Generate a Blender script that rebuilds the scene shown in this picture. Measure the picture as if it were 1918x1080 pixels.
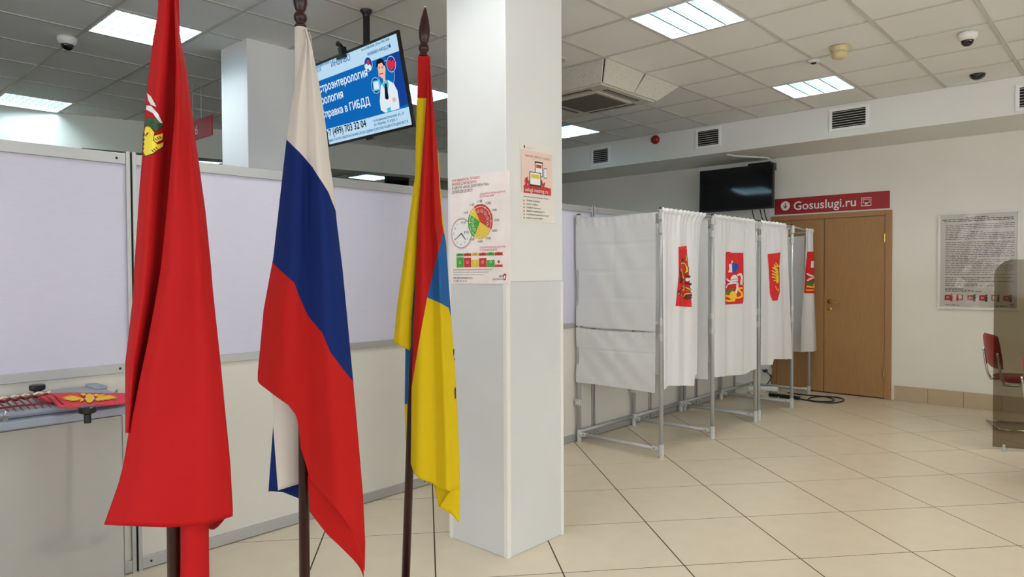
import bpy, bmesh, math, random
from mathutils import Vector, Matrix
from mathutils.geometry import tessellate_polygon
import numpy as np
random.seed(7)
PI = math.pi
S = bpy.context.scene
for o in list(bpy.data.objects): bpy.data.objects.remove(o, do_unlink=True)
COL = S.collection

# ------------------------------------------------------------ camera, world, exposure
FPX, PITCH, ROLL, YAW, EYE = 1298.0, -0.0215, 0.005, 0.7440, 1.42026
cp, sp, cr, sr, cy, sy = math.cos(PITCH), math.sin(PITCH), math.cos(ROLL), math.sin(ROLL), math.cos(YAW), math.sin(YAW)
RM = Matrix(((cy, -sy, 0), (sy, cy, 0), (0, 0, 1))) @ Matrix(((1, 0, 0), (0, cp, -sp), (0, sp, cp))) @ Matrix(((cr, 0, sr), (0, 1, 0), (-sr, 0, cr)))
O = Vector((0, 0, EYE))
cd = bpy.data.cameras.new('camera'); cam = bpy.data.objects.new('camera', cd); COL.objects.link(cam)
cd.sensor_width = 36; cd.lens = FPX / 1918 * 36; cd.clip_start = .05
rt, fw, up = RM.col[0].copy(), RM.col[1].copy(), RM.col[2].copy()
cam.matrix_world = Matrix(((rt.x, up.x, -fw.x, O.x), (rt.y, up.y, -fw.y, O.y), (rt.z, up.z, -fw.z, O.z), (0, 0, 0, 1)))
S.camera = cam
w = bpy.data.worlds.new('world'); S.world = w; w.use_nodes = True
w.node_tree.nodes['Background'].inputs[0].default_value = (.95, .97, 1.0, 1); w.node_tree.nodes['Background'].inputs[1].default_value = 5.5      # daylight let in by the added, unseen windows
S.view_settings.view_transform = 'Standard'; S.view_settings.look = 'None'
S.view_settings.gamma = 1; S.view_settings.use_curve_mapping = False
S.view_settings.exposure = -0.06
LAMP = 56.0            # strength of the fluorescent tubes
WARM, NEUT, COOL = (1, .95, .86), (.97, .98, .97), (.80, .93, 1.0)

# ------------------------------------------------------------ geometry of the view, used to take measurements off the room's planes
def ray(x, y): return RM @ Vector(((x - 959) / FPX, 1, (540 - y) / FPX))
def onz(x, y, h=0.0): d = ray(x, y); return O + d * ((h - EYE) / d.z)
def onx(x, y, v): d = ray(x, y); return O + d * (v / d.x)
def ony(x, y, v): d = ray(x, y); return O + d * (v / d.y)
def dep(x, y, D): return O + ray(x, y) * D
class Plane:
    def __init__(s, o, ux, uy):
        s.o, s.ux, s.uy = Vector(o), Vector(ux).normalized(), Vector(uy).normalized(); s.n = s.ux.cross(s.uy)
    def px(s, x, y):
        d = ray(x, y); t = (s.o - O).dot(s.n) / d.dot(s.n); p = O + d * t - s.o
        return (p.dot(s.ux), p.dot(s.uy))
    def w(s, u, v, h=0.0): return s.o + s.ux * u + s.uy * v + s.n * h

# ------------------------------------------------------------ materials
MATS = {}
def srgb(c): return tuple(((x / 255 / 12.92) if x / 255 <= .04045 else ((x / 255 + .055) / 1.055) ** 2.4) for x in c)
def mat(name, rgb, rough=.5, metal=0.0, spec=.5, noise=0.0, nscale=20.0, bump=0.0, bscale=200.0, emit=0.0, stretch=None, detail=4, transl=0.0, sheen=0.0):
    if name in MATS: return MATS[name]
    m = bpy.data.materials.new(name); MATS[name] = m; m.use_nodes = True
    nt = m.node_tree; b = nt.nodes['Principled BSDF']; c = srgb(rgb) + (1,)
    b.inputs['Base Color'].default_value = c; b.inputs['Roughness'].default_value = rough
    b.inputs['Metallic'].default_value = metal; b.inputs['Specular IOR Level'].default_value = spec
    if emit: b.inputs['Emission Color'].default_value = c; b.inputs['Emission Strength'].default_value = emit
    if sheen: b.inputs['Sheen Weight'].default_value = sheen
    if noise or bump:
        tc = nt.nodes.new('ShaderNodeTexCoord'); mp = nt.nodes.new('ShaderNodeMapping'); nt.links.new(tc.outputs['Object'], mp.inputs[0])
        if stretch: mp.inputs['Scale'].default_value = stretch
    if noise:
        n = nt.nodes.new('ShaderNodeTexNoise'); n.inputs['Scale'].default_value = nscale; n.inputs['Detail'].default_value = detail
        nt.links.new(mp.outputs[0], n.inputs['Vector'])
        r = nt.nodes.new('ShaderNodeMapRange'); r.inputs[1].default_value = .25; r.inputs[2].default_value = .75
        r.inputs[3].default_value = 1 - noise; r.inputs[4].default_value = 1 + noise; nt.links.new(n.outputs[0], r.inputs[0])
        x = nt.nodes.new('ShaderNodeMix'); x.data_type = 'RGBA'; x.blend_type = 'MULTIPLY'; x.inputs[0].default_value = 1
        x.inputs[6].default_value = c; nt.links.new(r.outputs[0], x.inputs[7]); nt.links.new(x.outputs[2], b.inputs['Base Color'])
    if bump:
        n2 = nt.nodes.new('ShaderNodeTexNoise'); n2.inputs['Scale'].default_value = bscale; n2.inputs['Detail'].default_value = 3
        nt.links.new(mp.outputs[0], n2.inputs['Vector'])
        bp = nt.nodes.new('ShaderNodeBump'); bp.inputs['Strength'].default_value = bump; bp.inputs['Distance'].default_value = .004
        nt.links.new(n2.outputs[0], bp.inputs['Height']); nt.links.new(bp.outputs[0], b.inputs['Normal'])
    if transl:
        t = nt.nodes.new('ShaderNodeBsdfTranslucent'); t.inputs[0].default_value = c
        if noise: nt.links.new(x.outputs[2], t.inputs[0])
        mx = nt.nodes.new('ShaderNodeMixShader'); mx.inputs[0].default_value = transl
        nt.links.new(b.outputs[0], mx.inputs[1]); nt.links.new(t.outputs[0], mx.inputs[2])
        nt.links.new(mx.outputs[0], nt.nodes['Material Output'].inputs[0])
    return m
def glassy(name, tint, clear, rough=.05, body=(200, 200, 200), gloss=.12):
    m = bpy.data.materials.new(name); MATS[name] = m; m.use_nodes = True; nt = m.node_tree
    nt.nodes.remove(nt.nodes['Principled BSDF'])
    tr = nt.nodes.new('ShaderNodeBsdfTransparent'); tr.inputs[0].default_value = srgb(tint) + (1,)
    df = nt.nodes.new('ShaderNodeBsdfDiffuse'); df.inputs[0].default_value = srgb(body) + (1,)
    tl = nt.nodes.new('ShaderNodeBsdfTranslucent'); tl.inputs[0].default_value = srgb(body) + (1,)
    gl = nt.nodes.new('ShaderNodeBsdfGlossy'); gl.inputs[1].default_value = rough
    m0 = nt.nodes.new('ShaderNodeMixShader'); m0.inputs[0].default_value = .4
    m1 = nt.nodes.new('ShaderNodeMixShader'); m1.inputs[0].default_value = clear
    m2 = nt.nodes.new('ShaderNodeMixShader'); fr = nt.nodes.new('ShaderNodeFresnel'); fr.inputs[0].default_value = 1.45
    mm = nt.nodes.new('ShaderNodeMath'); mm.operation = 'MULTIPLY'; mm.inputs[1].default_value = gloss * 8; nt.links.new(fr.outputs[0], mm.inputs[0])
    L = nt.links.new
    L(df.outputs[0], m0.inputs[1]); L(tl.outputs[0], m0.inputs[2]); L(m0.outputs[0], m1.inputs[1]); L(tr.outputs[0], m1.inputs[2])
    L(mm.outputs[0], m2.inputs[0]); L(m1.outputs[0], m2.inputs[1]); L(gl.outputs[0], m2.inputs[2]); L(m2.outputs[0], nt.nodes['Material Output'].inputs[0])
    return m
def emitter(name, rgb, strength):
    m = bpy.data.materials.new(name); MATS[name] = m; m.use_nodes = True; nt = m.node_tree
    nt.nodes.remove(nt.nodes['Principled BSDF']); e = nt.nodes.new('ShaderNodeEmission')
    e.inputs[0].default_value = rgb + (1,); e.inputs[1].default_value = strength
    nt.links.new(e.outputs[0], nt.nodes['Material Output'].inputs[0]); return m

M_wall = mat('wall_paint', (234, 232, 222), .75, bump=.06, bscale=120, noise=.02, nscale=3)
M_soffit = mat('soffit_paint', (234, 233, 228), .7, bump=.04, bscale=90)
M_hallwall = mat('hall_paint', (222, 224, 214), .8)
M_hallceil = mat('hall_ceiling', (206, 214, 208), .85)
M_tile_c = mat('ceiling_board', (240, 239, 235), .9, noise=.10, nscale=260, bump=.25, bscale=260, detail=2)
M_bar = mat('ceiling_rail', (205, 202, 194), .6)
M_dark = mat('dark_gap', (30, 28, 25), .9)
M_ftile = mat('porcelain', (209, 197, 175), .26, spec=.45, noise=.04, nscale=7, detail=8)
M_grout = mat('grout', (62, 50, 34), .95)
M_alu = mat('aluminium', (176, 177, 176), .38, metal=.55, spec=.5)
M_lilac = mat('lilac_sheet', (212, 210, 226), .42, noise=.02, nscale=14, stretch=(1, 1, 8), bump=.05, bscale=90, transl=.15)
M_cream = mat('cream_board', (206, 203, 194), .5, noise=.015, nscale=2)
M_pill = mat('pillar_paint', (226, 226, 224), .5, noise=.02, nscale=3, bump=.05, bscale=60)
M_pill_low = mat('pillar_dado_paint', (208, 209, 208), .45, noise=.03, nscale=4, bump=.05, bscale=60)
M_beech = mat('beech_veneer', (160, 120, 76), .42, noise=.10, nscale=14, stretch=(9, 9, .5), detail=6)
M_beech2 = mat('beech_casing', (162, 120, 76), .42, noise=.08, nscale=14, stretch=(9, 9, .5), detail=6)
M_brass = mat('brass', (205, 170, 95), .25, metal=1)
M_stone = mat('baseboard_tile', (186, 168, 140), .4, noise=.05, nscale=12)
M_white = mat('white_plastic', (228, 227, 222), .4)
M_offw = mat('ivory_plastic', (205, 190, 145), .5)
M_black = mat('black_plastic', (16, 16, 17), .35)
M_screen = mat('dark_screen', (6, 8, 12), .06, spec=.6)
M_domeg = mat('dome_glass', (10, 10, 11), .05, spec=.8)
M_pole = mat('mahogany_lacquer', (46, 15, 12), .3, spec=.35, noise=.15, nscale=9, stretch=(6, 6, .6))
M_red = mat('red_cloth', (176, 12, 15), .75, spec=.25, transl=.06)
M_curt = mat('white_cloth', (244, 244, 245), .8, noise=.012, nscale=30, bump=.08, bscale=60, transl=.30)
M_curt2 = mat('grey_white_cloth', (230, 231, 232), .7, noise=.02, nscale=9, bump=.10, bscale=40, transl=.22)
M_tube = mat('grey_tube', (176, 178, 177), .35, metal=.25)
M_fit = mat('fitting_plastic', (192, 192, 187), .45)
M_lid = mat('lid_plastic', (142, 150, 163), .32, bump=.03, bscale=300)
M_chrome = mat('chrome', (200, 200, 200), .1, metal=1)
M_seat = mat('red_leatherette', (150, 26, 34), .4)
M_sign = mat('maroon_sign', (160, 34, 40), .45)
M_print_w = mat('print_white', (240, 238, 235), .6)
M_paper = mat('paper', (232, 226, 216), .35)
M_ink = mat('ink', (40, 36, 36), .6)
M_gold = mat('print_gold', (232, 190, 40), .7)
M_pred = mat('print_red', (200, 24, 28), .7)
M_cord = mat('cord_black', (14, 14, 14), .5)
M_cordw = mat('cord_white', (225, 222, 214), .5)

# ------------------------------------------------------------ mesh helpers
class MB:
    def __init__(s, *mats): s.v, s.f, s.mi, s.mats, s.m = [], [], [], list(mats), 0
    def use(s, m):
        if m not in s.mats: s.mats.append(m)
        s.m = s.mats.index(m); return s
    def add(s, vs, fs):
        b = len(s.v); s.v += [tuple(p) for p in vs]
        for f in fs: s.f.append([b + i for i in f]); s.mi.append(s.m)
        return s
    def box(s, a, b):
        x0, x1 = sorted((a[0], b[0])); y0, y1 = sorted((a[1], b[1])); z0, z1 = sorted((a[2], b[2]))
        return s.add([(x0, y0, z0), (x1, y0, z0), (x1, y1, z0), (x0, y1, z0), (x0, y0, z1), (x1, y0, z1), (x1, y1, z1), (x0, y1, z1)],
                     [(3, 2, 1, 0), (4, 5, 6, 7), (0, 1, 5, 4), (1, 2, 6, 5), (2, 3, 7, 6), (3, 0, 4, 7)])
    def prism(s, pts, vec):
        pts = [Vector(p) for p in pts]; vec = Vector(vec); n = len(pts)
        return s.add(pts + [p + vec for p in pts], [tuple(range(n))[::-1], tuple(range(n, 2 * n))] + [(i, (i + 1) % n, n + (i + 1) % n, n + i) for i in range(n)])
    def poly(s, pts): return s.add(pts, [tuple(range(len(pts)))])
    def tube(s, pts, r, n=8, closed=False):
        pts = [Vector(p) for p in pts]; rings = []; N = len(pts); rr = r if isinstance(r, (list, tuple)) else [r] * N
        ref = None
        for i, p in enumerate(pts):
            if closed: t = pts[(i + 1) % N] - pts[i - 1]
            else: t = pts[min(i + 1, N - 1)] - pts[max(i - 1, 0)]
            t.normalize()
            if ref is None: ref = Vector((0, 0, 1)) if abs(t.z) < .9 else Vector((1, 0, 0))
            a = ref - t * ref.dot(t)
            if a.length < 1e-4: a = t.orthogonal()
            a.normalize(); ref = a; b = t.cross(a)
            rings.append([p + (a * math.cos(2 * PI * k / n) + b * math.sin(2 * PI * k / n)) * rr[i] for k in range(n)])
        vs = [q for g in rings for q in g]; fs = []
        for i in range(N if closed else N - 1):
            j = (i + 1) % N
            for k in range(n): fs.append((i * n + k, i * n + (k + 1) % n, j * n + (k + 1) % n, j * n + k))
        if not closed: fs += [tuple(range(n))[::-1], tuple((N - 1) * n + k for k in range(n))]
        return s.add(vs, fs)
    def lathe(s, prof, c, n=20, ax=(0, 0, 1)):
        ax = Vector(ax).normalized(); a = ax.orthogonal().normalized(); b = ax.cross(a); c = Vector(c); vs, fs = [], []
        for r, z in prof:
            for k in range(n): vs.append(c + ax * z + (a * math.cos(2 * PI * k / n) + b * math.sin(2 * PI * k / n)) * max(r, 1e-5))
        for i in range(len(prof) - 1):
            for k in range(n): fs.append((i * n + k, i * n + (k + 1) % n, (i + 1) * n + (k + 1) % n, (i + 1) * n + k))
        fs += [tuple(range(n))[::-1], tuple((len(prof) - 1) * n + k for k in range(n))]
        return s.add(vs, fs)
    def grid(s, fn, ns, nt):
        vs = [fn(i / ns, j / nt) for j in range(nt + 1) for i in range(ns + 1)]
        return s.add(vs, [(j * (ns + 1) + i, j * (ns + 1) + i + 1, (j + 1) * (ns + 1) + i + 1, (j + 1) * (ns + 1) + i) for j in range(nt) for i in range(ns)])
    def build(s, name, parent=None, smooth=False, local=False, bevel=0.0, solid=0.0, attrs=None):
        me = bpy.data.meshes.new(name); off = Vector((0, 0, 0))
        if parent is not None and not local:
            q = parent
            while q is not None: off = off + q.location; q = q.parent
        me.from_pydata([Vector(p) - off for p in s.v], [], s.f)
        for m in s.mats: me.materials.append(m)
        me.polygons.foreach_set('material_index', s.mi)
        if smooth: me.polygons.foreach_set('use_smooth', [True] * len(me.polygons))
        if attrs:
            for k, vals in attrs.items():
                a = me.attributes.new(k, 'FLOAT', 'POINT'); a.data.foreach_set('value', vals)
        me.validate(); me.update()
        o = bpy.data.objects.new(name, me); COL.objects.link(o)
        if parent is not None: o.parent = parent
        if smooth == 'auto':
            try: me.set_sharp_from_angle(angle=.7)
            except Exception: pass
        if bevel:
            md = o.modifiers.new('bevel', 'BEVEL'); md.width = bevel; md.segments = 2; md.limit_method = 'ANGLE'
        if solid:
            md = o.modifiers.new('solid', 'SOLIDIFY'); md.thickness = solid; md.offset = 0
        return o
def tag(o, label=None, cat=None, group=None, kind=None):
    if label: o['label'] = label
    if cat: o['category'] = cat
    if group: o['group'] = group
    if kind: o['kind'] = kind
    return o
def thing(name, loc, label, cat, group=None, rz=0.0, kind=None):
    o = bpy.data.objects.new(name, None); COL.objects.link(o); o.location = loc; o.rotation_euler = (0, 0, rz); o.empty_display_size = .1
    return tag(o, label, cat, group, kind)
def copy_tree(o, parent=None):
    c = o.copy(); COL.objects.link(c); c.parent = parent
    for ch in list(o.children): copy_tree(ch, c)
    return c
_tc = {}
def text_geo(body):
    """outline of a line of lettering as triangles; overlapping strokes of a letter are filled one by one"""
    if body in _tc: return _tc[body]
    cu = bpy.data.curves.new('t', 'FONT'); cu.body = body; cu.size = 1
    ob = bpy.data.objects.new('t', cu); COL.objects.link(ob)
    dg = bpy.context.evaluated_depsgraph_get(); c2 = ob.to_curve(dg)
    loops = []
    for sp_ in c2.splines:
        P_ = sp_.bezier_points; L = []
        for i in range(len(P_)):
            a, b = P_[i], P_[(i + 1) % len(P_)]; p0, p1, p2_, p3 = (Vector(q[:2]) for q in (a.co, a.handle_right, b.handle_left, b.co))
            straight = abs((p1 - p0).cross(p3 - p0)) < 1e-5 and abs((p2_ - p0).cross(p3 - p0)) < 1e-5
            for k in range(1 if straight else 3):
                t = k / 3; L.append(p0 * (1 - t) ** 3 + p1 * 3 * t * (1 - t) ** 2 + p2_ * 3 * t * t * (1 - t) + p3 * t ** 3)
        if len(L) > 2: loops.append((sum(L[i].cross(L[(i + 1) % len(L)]) for i in range(len(L))) / 2, L))
    ob.to_curve_clear(); bpy.data.objects.remove(ob); bpy.data.curves.remove(cu)
    def inside(p, L):
        c = False
        for i in range(len(L)):
            a, b = L[i], L[i - 1]
            if (a.y > p.y) != (b.y > p.y) and p.x < (b.x - a.x) * (p.y - a.y) / (b.y - a.y) + a.x: c = not c
        return c
    hole = [any(B * A < 0 and abs(B) > abs(A) and inside(L[0], M) for B, M in loops) for A, L in loops]
    outer = [[L] for (A, L), h_ in zip(loops, hole) if not h_]
    for (A, L), h_ in zip(loops, hole):
        if h_: min((g for g in outer if inside(L[0], g[0])), key=lambda g: abs(sum(g[0][i].cross(g[0][i - 1]) for i in range(len(g[0]))))).append(L)
    vs, fs = [], []
    for g in outer:
        b = len(vs); flat = [p for L in g for p in L]
        vs += [(p.x, p.y) for p in flat]
        for t in tessellate_polygon([[Vector((p.x, p.y, 0)) for p in L] for L in g]):
            q = [flat[i] for i in t]
            fs.append(tuple(b + i for i in (t if (q[1] - q[0]).cross(q[2] - q[0]) > 0 else t[::-1])))
    x0 = min(v[0] for v in vs); x1 = max(v[0] for v in vs)
    _tc[body] = ([(v[0] - x0, v[1]) for v in vs], fs, x1 - x0); return _tc[body]
def text(mb, pl, body, u, v, width=None, size=None, h=.0012, squash=1.0, bold=0):
    vs, fs, wd = text_geo(body); k = size if size else width / wd; ky = k * squash
    if size and width: k = width / wd; ky = size
    for n_, (sx, sy_) in enumerate(((0, 0),) if not bold else ((-bold, 0), (bold, 0), (0, bold), (0, -bold))): mb.add([pl.w(u + (x + sx) * k, v + (y + sy_) * ky, h + n_ * .0004) for x, y in vs], fs)
def text_px(mb, pl, body, x0, y0, x1, h=.0012, size=None, bold=0):
    u0, v0 = pl.px(x0, y0); u1, _ = pl.px(x1, y0); text(mb, pl, body, u0, v0, width=abs(u1 - u0), size=size, h=h, bold=bold)
def pp(mb, pl, pts, h=.0008): mb.poly([pl.w(*pl.px(x, y), h) for x, y in pts])
def uvp(mb, pl, pts, h=.0008): mb.poly([pl.w(u, v, h) for u, v in pts])
def disc(pl, u, v, r, n=20, a0=0, a1=2 * PI): return [(u + r * math.cos(a0 + (a1 - a0) * i / n), v + r * math.sin(a0 + (a1 - a0) * i / n)) for i in range(n + (0 if a1 - a0 > 6.28 else 1))]
def conform(mb, polys, surf, maxlen):
    """Cut flat outlines into small triangles and lay each of them on a cloth surface."""
    for pts, m in polys:
        bm = bmesh.new(); bm.faces.new([bm.verts.new((x, y, 0)) for x, y in pts]); bmesh.ops.triangulate(bm, faces=bm.faces[:])
        for _ in range(8):
            es = [e for e in bm.edges if e.calc_length() > maxlen]
            if not es: break
            bmesh.ops.subdivide_edges(bm, edges=es, cuts=1); bmesh.ops.triangulate(bm, faces=[f for f in bm.faces if len(f.verts) > 3])
        bm.verts.index_update(); mb.use(m)
        mb.add([surf(v.co.x, v.co.y) for v in bm.verts], [tuple(v.index for v in f.verts) for f in bm.faces]); bm.free()
def interp(tab, t):
    if t <= tab[0][0]: return tab[0][1]
    for (a, x), (b, y) in zip(tab, tab[1:]):
        if t <= b: return x + (y - x) * (t - a) / (b - a)
    return tab[-1][1]

# ------------------------------------------------------------ the shell
CH = 3.149; WY = 8.5; SY = 7.62; PX = -3.58
def struct(mb, name, **k): return tag(mb.build(name, **k), kind='structure')
floor = struct(MB(M_grout).box((-18, -4, -.12), (4.5, 9, -.0013)), 'floor')
ta = YAW + .1246
fa = Vector((-math.sin(ta), math.cos(ta), 0)); fb = Vector((math.cos(ta), math.sin(ta), 0))
# yaw of the tile grid is measured clockwise from the view direction by 7.1 degrees to the left
ga = Vector((-math.sin(YAW + .1246), math.cos(YAW + .1246), 0)); gb = Vector((math.cos(YAW + .1246), math.sin(YAW + .1246), 0))
T = .6
tm = bpy.data.meshes.new('floor_tile'); hb = T / 2 - .0036; bv = .0008
vs = []
for (z_, h_) in ((-.0078, hb), (-bv, hb), (0, hb - bv)):
    for sx, sy_ in ((-1, -1), (1, -1), (1, 1), (-1, 1)): vs.append((sx * h_, sy_ * h_, z_))
tm.from_pydata(vs, [], [(0, 1, 5, 4), (1, 2, 6, 5), (2, 3, 7, 6), (3, 0, 4, 7), (4, 5, 9, 8), (5, 6, 10, 9), (6, 7, 11, 10), (7, 4, 8, 11), (8, 9, 10, 11)])
tm.materials.append(M_ftile)
rz = math.atan2(gb.y, gb.x)
for i in range(-30, 30):
    for j in range(-30, 30):
        c = ga * ((8.3457 - i - .5) * T) + gb * ((2.0641 + j + .5) * T)
        if -4.05 < c.x < 2.1 and -.9 < c.y < 8.75:
            o = bpy.data.objects.new('floor_tile', tm); COL.objects.link(o); o.parent = floor; o.location = (c.x, c.y, 0); o.rotation_euler = (0, 0, rz + PI / 2 * random.randrange(4))
# ceiling: rails + lay-in boards
XL = [-8.555, -7.955, -7.355, -6.755, -6.155, -5.555, -4.955, -4.397, -3.838] + [-3.238 + .6 * k for k in range(0, 9)]
YL = [.388 - .6, .388, .988, 1.588, 2.188, 2.788, 3.409, 4.029, 4.629, 5.229, 5.829, 6.429, 7.029, SY]
FIX = []     # (x0,y0,colour)
def near(v, L): return min(L, key=lambda q: abs(q - v))
for lx in (-2.638, -5.555, -8.555, .362):
    for ly in (1.588, 4.029, 6.429):
        FIX.append((near(lx, XL), near(ly, YL)))
mb = MB(M_hallceil); mb.box((-18, -4, CH + .14), (4.5, 9, CH + .2))
mb.use(M_tile_c); mb.box((XL[-1] + .012, -4, CH + .004), (4.5, 9, CH + .05)); mb.box((-9.6, -4, CH + .004), (XL[-1] + .012, YL[0] - .012, CH + .05)); mb.box((-9.6, YL[0] - .012, CH + .004), (XL[0] - .012, 9, CH + .05))
ceil = struct(mb, 'ceiling')
for x in XL: MB(M_bar).box((x - .012, YL[0], CH), (x + .012, SY, CH + .012)).build('ceiling_rail', ceil)
for y in YL: MB(M_bar).box((XL[0], y - .012, CH - .0004), (XL[-1], y + .012, CH + .0116)).build('ceiling_rail', ceil)
cm = {}
def in_ac(x, y): return -4.5 < x < -3.3 and 4.6 < y < 5.85
for a, b in zip(XL, XL[1:]):
    for c, d in zip(YL, YL[1:]):
        if any(abs(a - fx) < .01 and abs(c - fy) < .01 for fx, fy in FIX): continue
        k = (round(b - a, 3), round(d - c, 3))
        if k not in cm:
            q = MB(M_tile_c); e = .0145; hx, hy = k[0] / 2 - e, k[1] / 2 - e
            q.box((-hx, -hy, .004), (hx, hy, .018)); t = q.build('ceiling_tile', local=True); cm[k] = t; t.parent = ceil; o = t
        else:
            o = cm[k].copy(); COL.objects.link(o)
        o.location = ((a + b) / 2, (c + d) / 2, CH + random.uniform(0, .002)); o.rotation_euler = (random.uniform(-.003, .003), random.uniform(-.003, .003), 0)
# walls
struct(MB(M_wall).box((-7.1, WY, 0), (4.6, WY + .15, CH + .1)), 'wall_back')
WINX = [(-3.4, -1.2), (-.6, 1.6), (2.2, 4.2)]; WINY = [(-3.2, -.8), (.0, 2.4), (3.2, 5.6)]; WZ0, WZ1 = .85, 2.75  # openings out of view, added so that daylight reaches the ceiling
mb = MB(M_wall); e = -4.0
for a, b in WINY: mb.box((4.5, e, 0), (4.65, a, CH + .1)); mb.box((4.5, a, 0), (4.65, b, WZ0)); mb.box((4.5, a, WZ1), (4.65, b, CH + .1)); e = b
mb.box((4.5, e, 0), (4.65, 9, CH + .1)); struct(mb, 'wall_right')
mb = MB(M_wall); e = -18
for a, b in WINX: mb.box((e, -4.15, 0), (a, -4, CH + .1)); mb.box((a, -4.15, 0), (b, -4, WZ0)); mb.box((a, -4.15, WZ1), (b, -4, CH + .1)); e = b
mb.box((e, -4.15, 0), (4.6, -4, CH + .1)); struct(mb, 'wall_front')
def window(n, c, ang, wd):  # frames and light portals of the unseen windows added to brighten the room
    r = thing('window_%d' % n, c, None, None, rz=ang, kind='structure'); mb = MB(M_white); h = (WZ1 - WZ0) / 2
    for a, b in (((-wd / 2, -h), (-wd / 2 + .06, h)), ((wd / 2 - .06, -h), (wd / 2, h)), ((-.03, -h), (.03, h)), ((-wd / 2, -h), (wd / 2, -h + .06)), ((-wd / 2, h - .06), (wd / 2, h))): mb.box((a[0], -.03, a[1]), (b[0], .03, b[1]))
    mb.build('window_frame', r, local=True)
    L = bpy.data.lights.new('window_portal', 'AREA'); L.shape = 'RECTANGLE'; L.size = wd; L.size_y = 2 * h; L.cycles.is_portal = True
    lo = bpy.data.objects.new('window_portal', L); COL.objects.link(lo); lo.location = c; d = Vector((math.sin(ang), -math.cos(ang), 0)) * -1
    lo.rotation_euler = d.to_track_quat('-Z', 'Y').to_euler()
for k, (a, b) in enumerate(WINX): window(k + 1, ((a + b) / 2, -4.07, (WZ0 + WZ1) / 2), 0, b - a)
for k, (a, b) in enumerate(WINY): window(k + 4, (4.57, (a + b) / 2, (WZ0 + WZ1) / 2), PI / 2, b - a)
struct(MB(M_soffit).box((-7.25, SY, 2.815), (4.5, WY, CH + .02)), 'trim_soffit')
def bl(y): return -8.67 + (y - 1.70) * (1.19 / 5.04)
mb = MB(M_hallwall); mb.prism([(bl(-4), -4, 2.80), (bl(9), 9, 2.80), (bl(9) - .25, 9, 2.80), (bl(-4) - .25, -4, 2.80)], (0, 0, .36))
mb.prism([(bl(-4), -4, 0), (bl(2.39), 2.39, 0), (bl(2.39) - .25, 2.39, 0), (bl(-4) - .25, -4, 0)], (0, 0, 2.80))
struct(mb, 'wall_left')
mb = MB(M_hallceil).prism([(-18, -4, CH + .1), (bl(-4) - .12, -4, CH + .1), (bl(9) - .12, 9, CH + .1), (-18, 9, CH + .1)], (0, 0, .02)); mb.use(M_dark)
for k in range(1, 14):
    for y0 in (0,): mb.box((-8.9 - .6 * k - .008, 2.4 if k else 3.0, CH + .097), (-8.9 - .6 * k + .008, 9, CH + .101))
for k in range(12): mb.box((-18, 2.5 + .6 * k - .008, CH + .097), (bl(2.5 + .6 * k) - .2, 2.5 + .6 * k + .008, CH + .101))
struct(mb, 'ceiling_hall')
struct(MB(M_hallwall).box((-18.1, -4, 0), (-18, 9, CH + .1)), 'wall_far')
struct(MB(M_hallwall).box((-18, 9, 0), (-7.0, 9.15, CH + .1)), 'wall_hall')
# baseboard of upright stone tiles, right of the door
bb = struct(MB(M_grout).box((-2.07, WY - .006, 0), (4.5, WY, .158)), 'baseboard_back')
x = -2.07
for k in range(20):
    q = MB(M_stone).box((x + .002, WY - .014, .001), (x + .325, WY - .005, .163)); t = q.build('baseboard_tile', bb); x += .327

# ------------------------------------------------------------ double door with sign
dr = thing('door_1', (-2.77, WY, 0), None, None, kind='structure')
mb = MB(M_beech2)
yc = WY - .03
mb.box((-3.447, yc, 0), (-3.378, WY, 2.105)); mb.box((-2.168, yc, 0), (-2.10, WY, 2.105)); mb.box((-3.378, yc, 2.045), (-2.168, WY, 2.105))
mb.build('door_casing', dr, bevel=.006)
l1 = MB(M_beech).box((-3.375, WY - .018, .012), (-2.822, WY - .001, 2.043)).build('door_leaf', dr, bevel=.002)
l2 = MB(M_beech).box((-2.816, WY - .018, .012), (-2.171, WY - .001, 2.043)).build('door_leaf', dr, bevel=.002)
MB(M_dark).box((-3.378, WY - .006, .0), (-2.168, WY - .0005, 2.045)).build('door_gap', dr)
mb = MB(M_brass); hx = -2.755
mb.lathe([(.026, 0), (.026, .006), (.012, .010), (.010, .045)], (hx, WY - .018, 1.075), 16, (0, -1, 0))
mb.tube([(hx, WY - .06, 1.075), (hx + .03, WY - .064, 1.073), (hx + .09, WY - .062, 1.06), (hx + .125, WY - .058, 1.055)], [.010, .010, .008, .006], 10); mb.build('door_handle', l2, True)
mb = MB(M_brass); mb.lathe([(.026, 0), (.026, .006), (.020, .009)], (hx, WY - .018, .985), 16, (0, -1, 0)); mb.use(M_dark); mb.box((hx - .004, WY - .0285, .975), (hx + .004, WY - .0268, .993)); mb.build('keyhole', l2)
for z_ in (.25, 1.75):
    MB(M_brass).tube([(-2.17, WY - .034, z_), (-2.17, WY - .034, z_ + .09)], .008, 8).build('hinge', dr)
PW = Plane((0, WY, 0), (1, 0, 0), (0, 0, 1))
sg = thing('door_sign', (-2.77, WY, 2.22), 'long maroon sign with white lettering above the wooden double door', 'sign')
MB(M_sign).box((-3.407, WY - .012, 2.125), (-2.127, WY - .001, 2.318)).build('sign_board', sg, bevel=.002)
PS = Plane((0, WY - .012, 0), (1, 0, 0), (0, 0, 1))
mb = MB(M_print_w); text_px(mb, PS, 'Gosuslugi.ru', 1487, 393, 1603, bold=.012); mb.build('lettering', sg)
mb = MB(M_print_w); cu, cv = PS.px(1471, 385.5); uvp(mb, PS, disc(PS, cu, cv, .056, 28)); mb.use(M_sign)
uvp(mb, PS, [(cu - .006, cv + .034), (cu - .006, cv - .012), (cu + .006, cv - .012), (cu + .006, cv + .034)][::-1], .0014)
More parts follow.
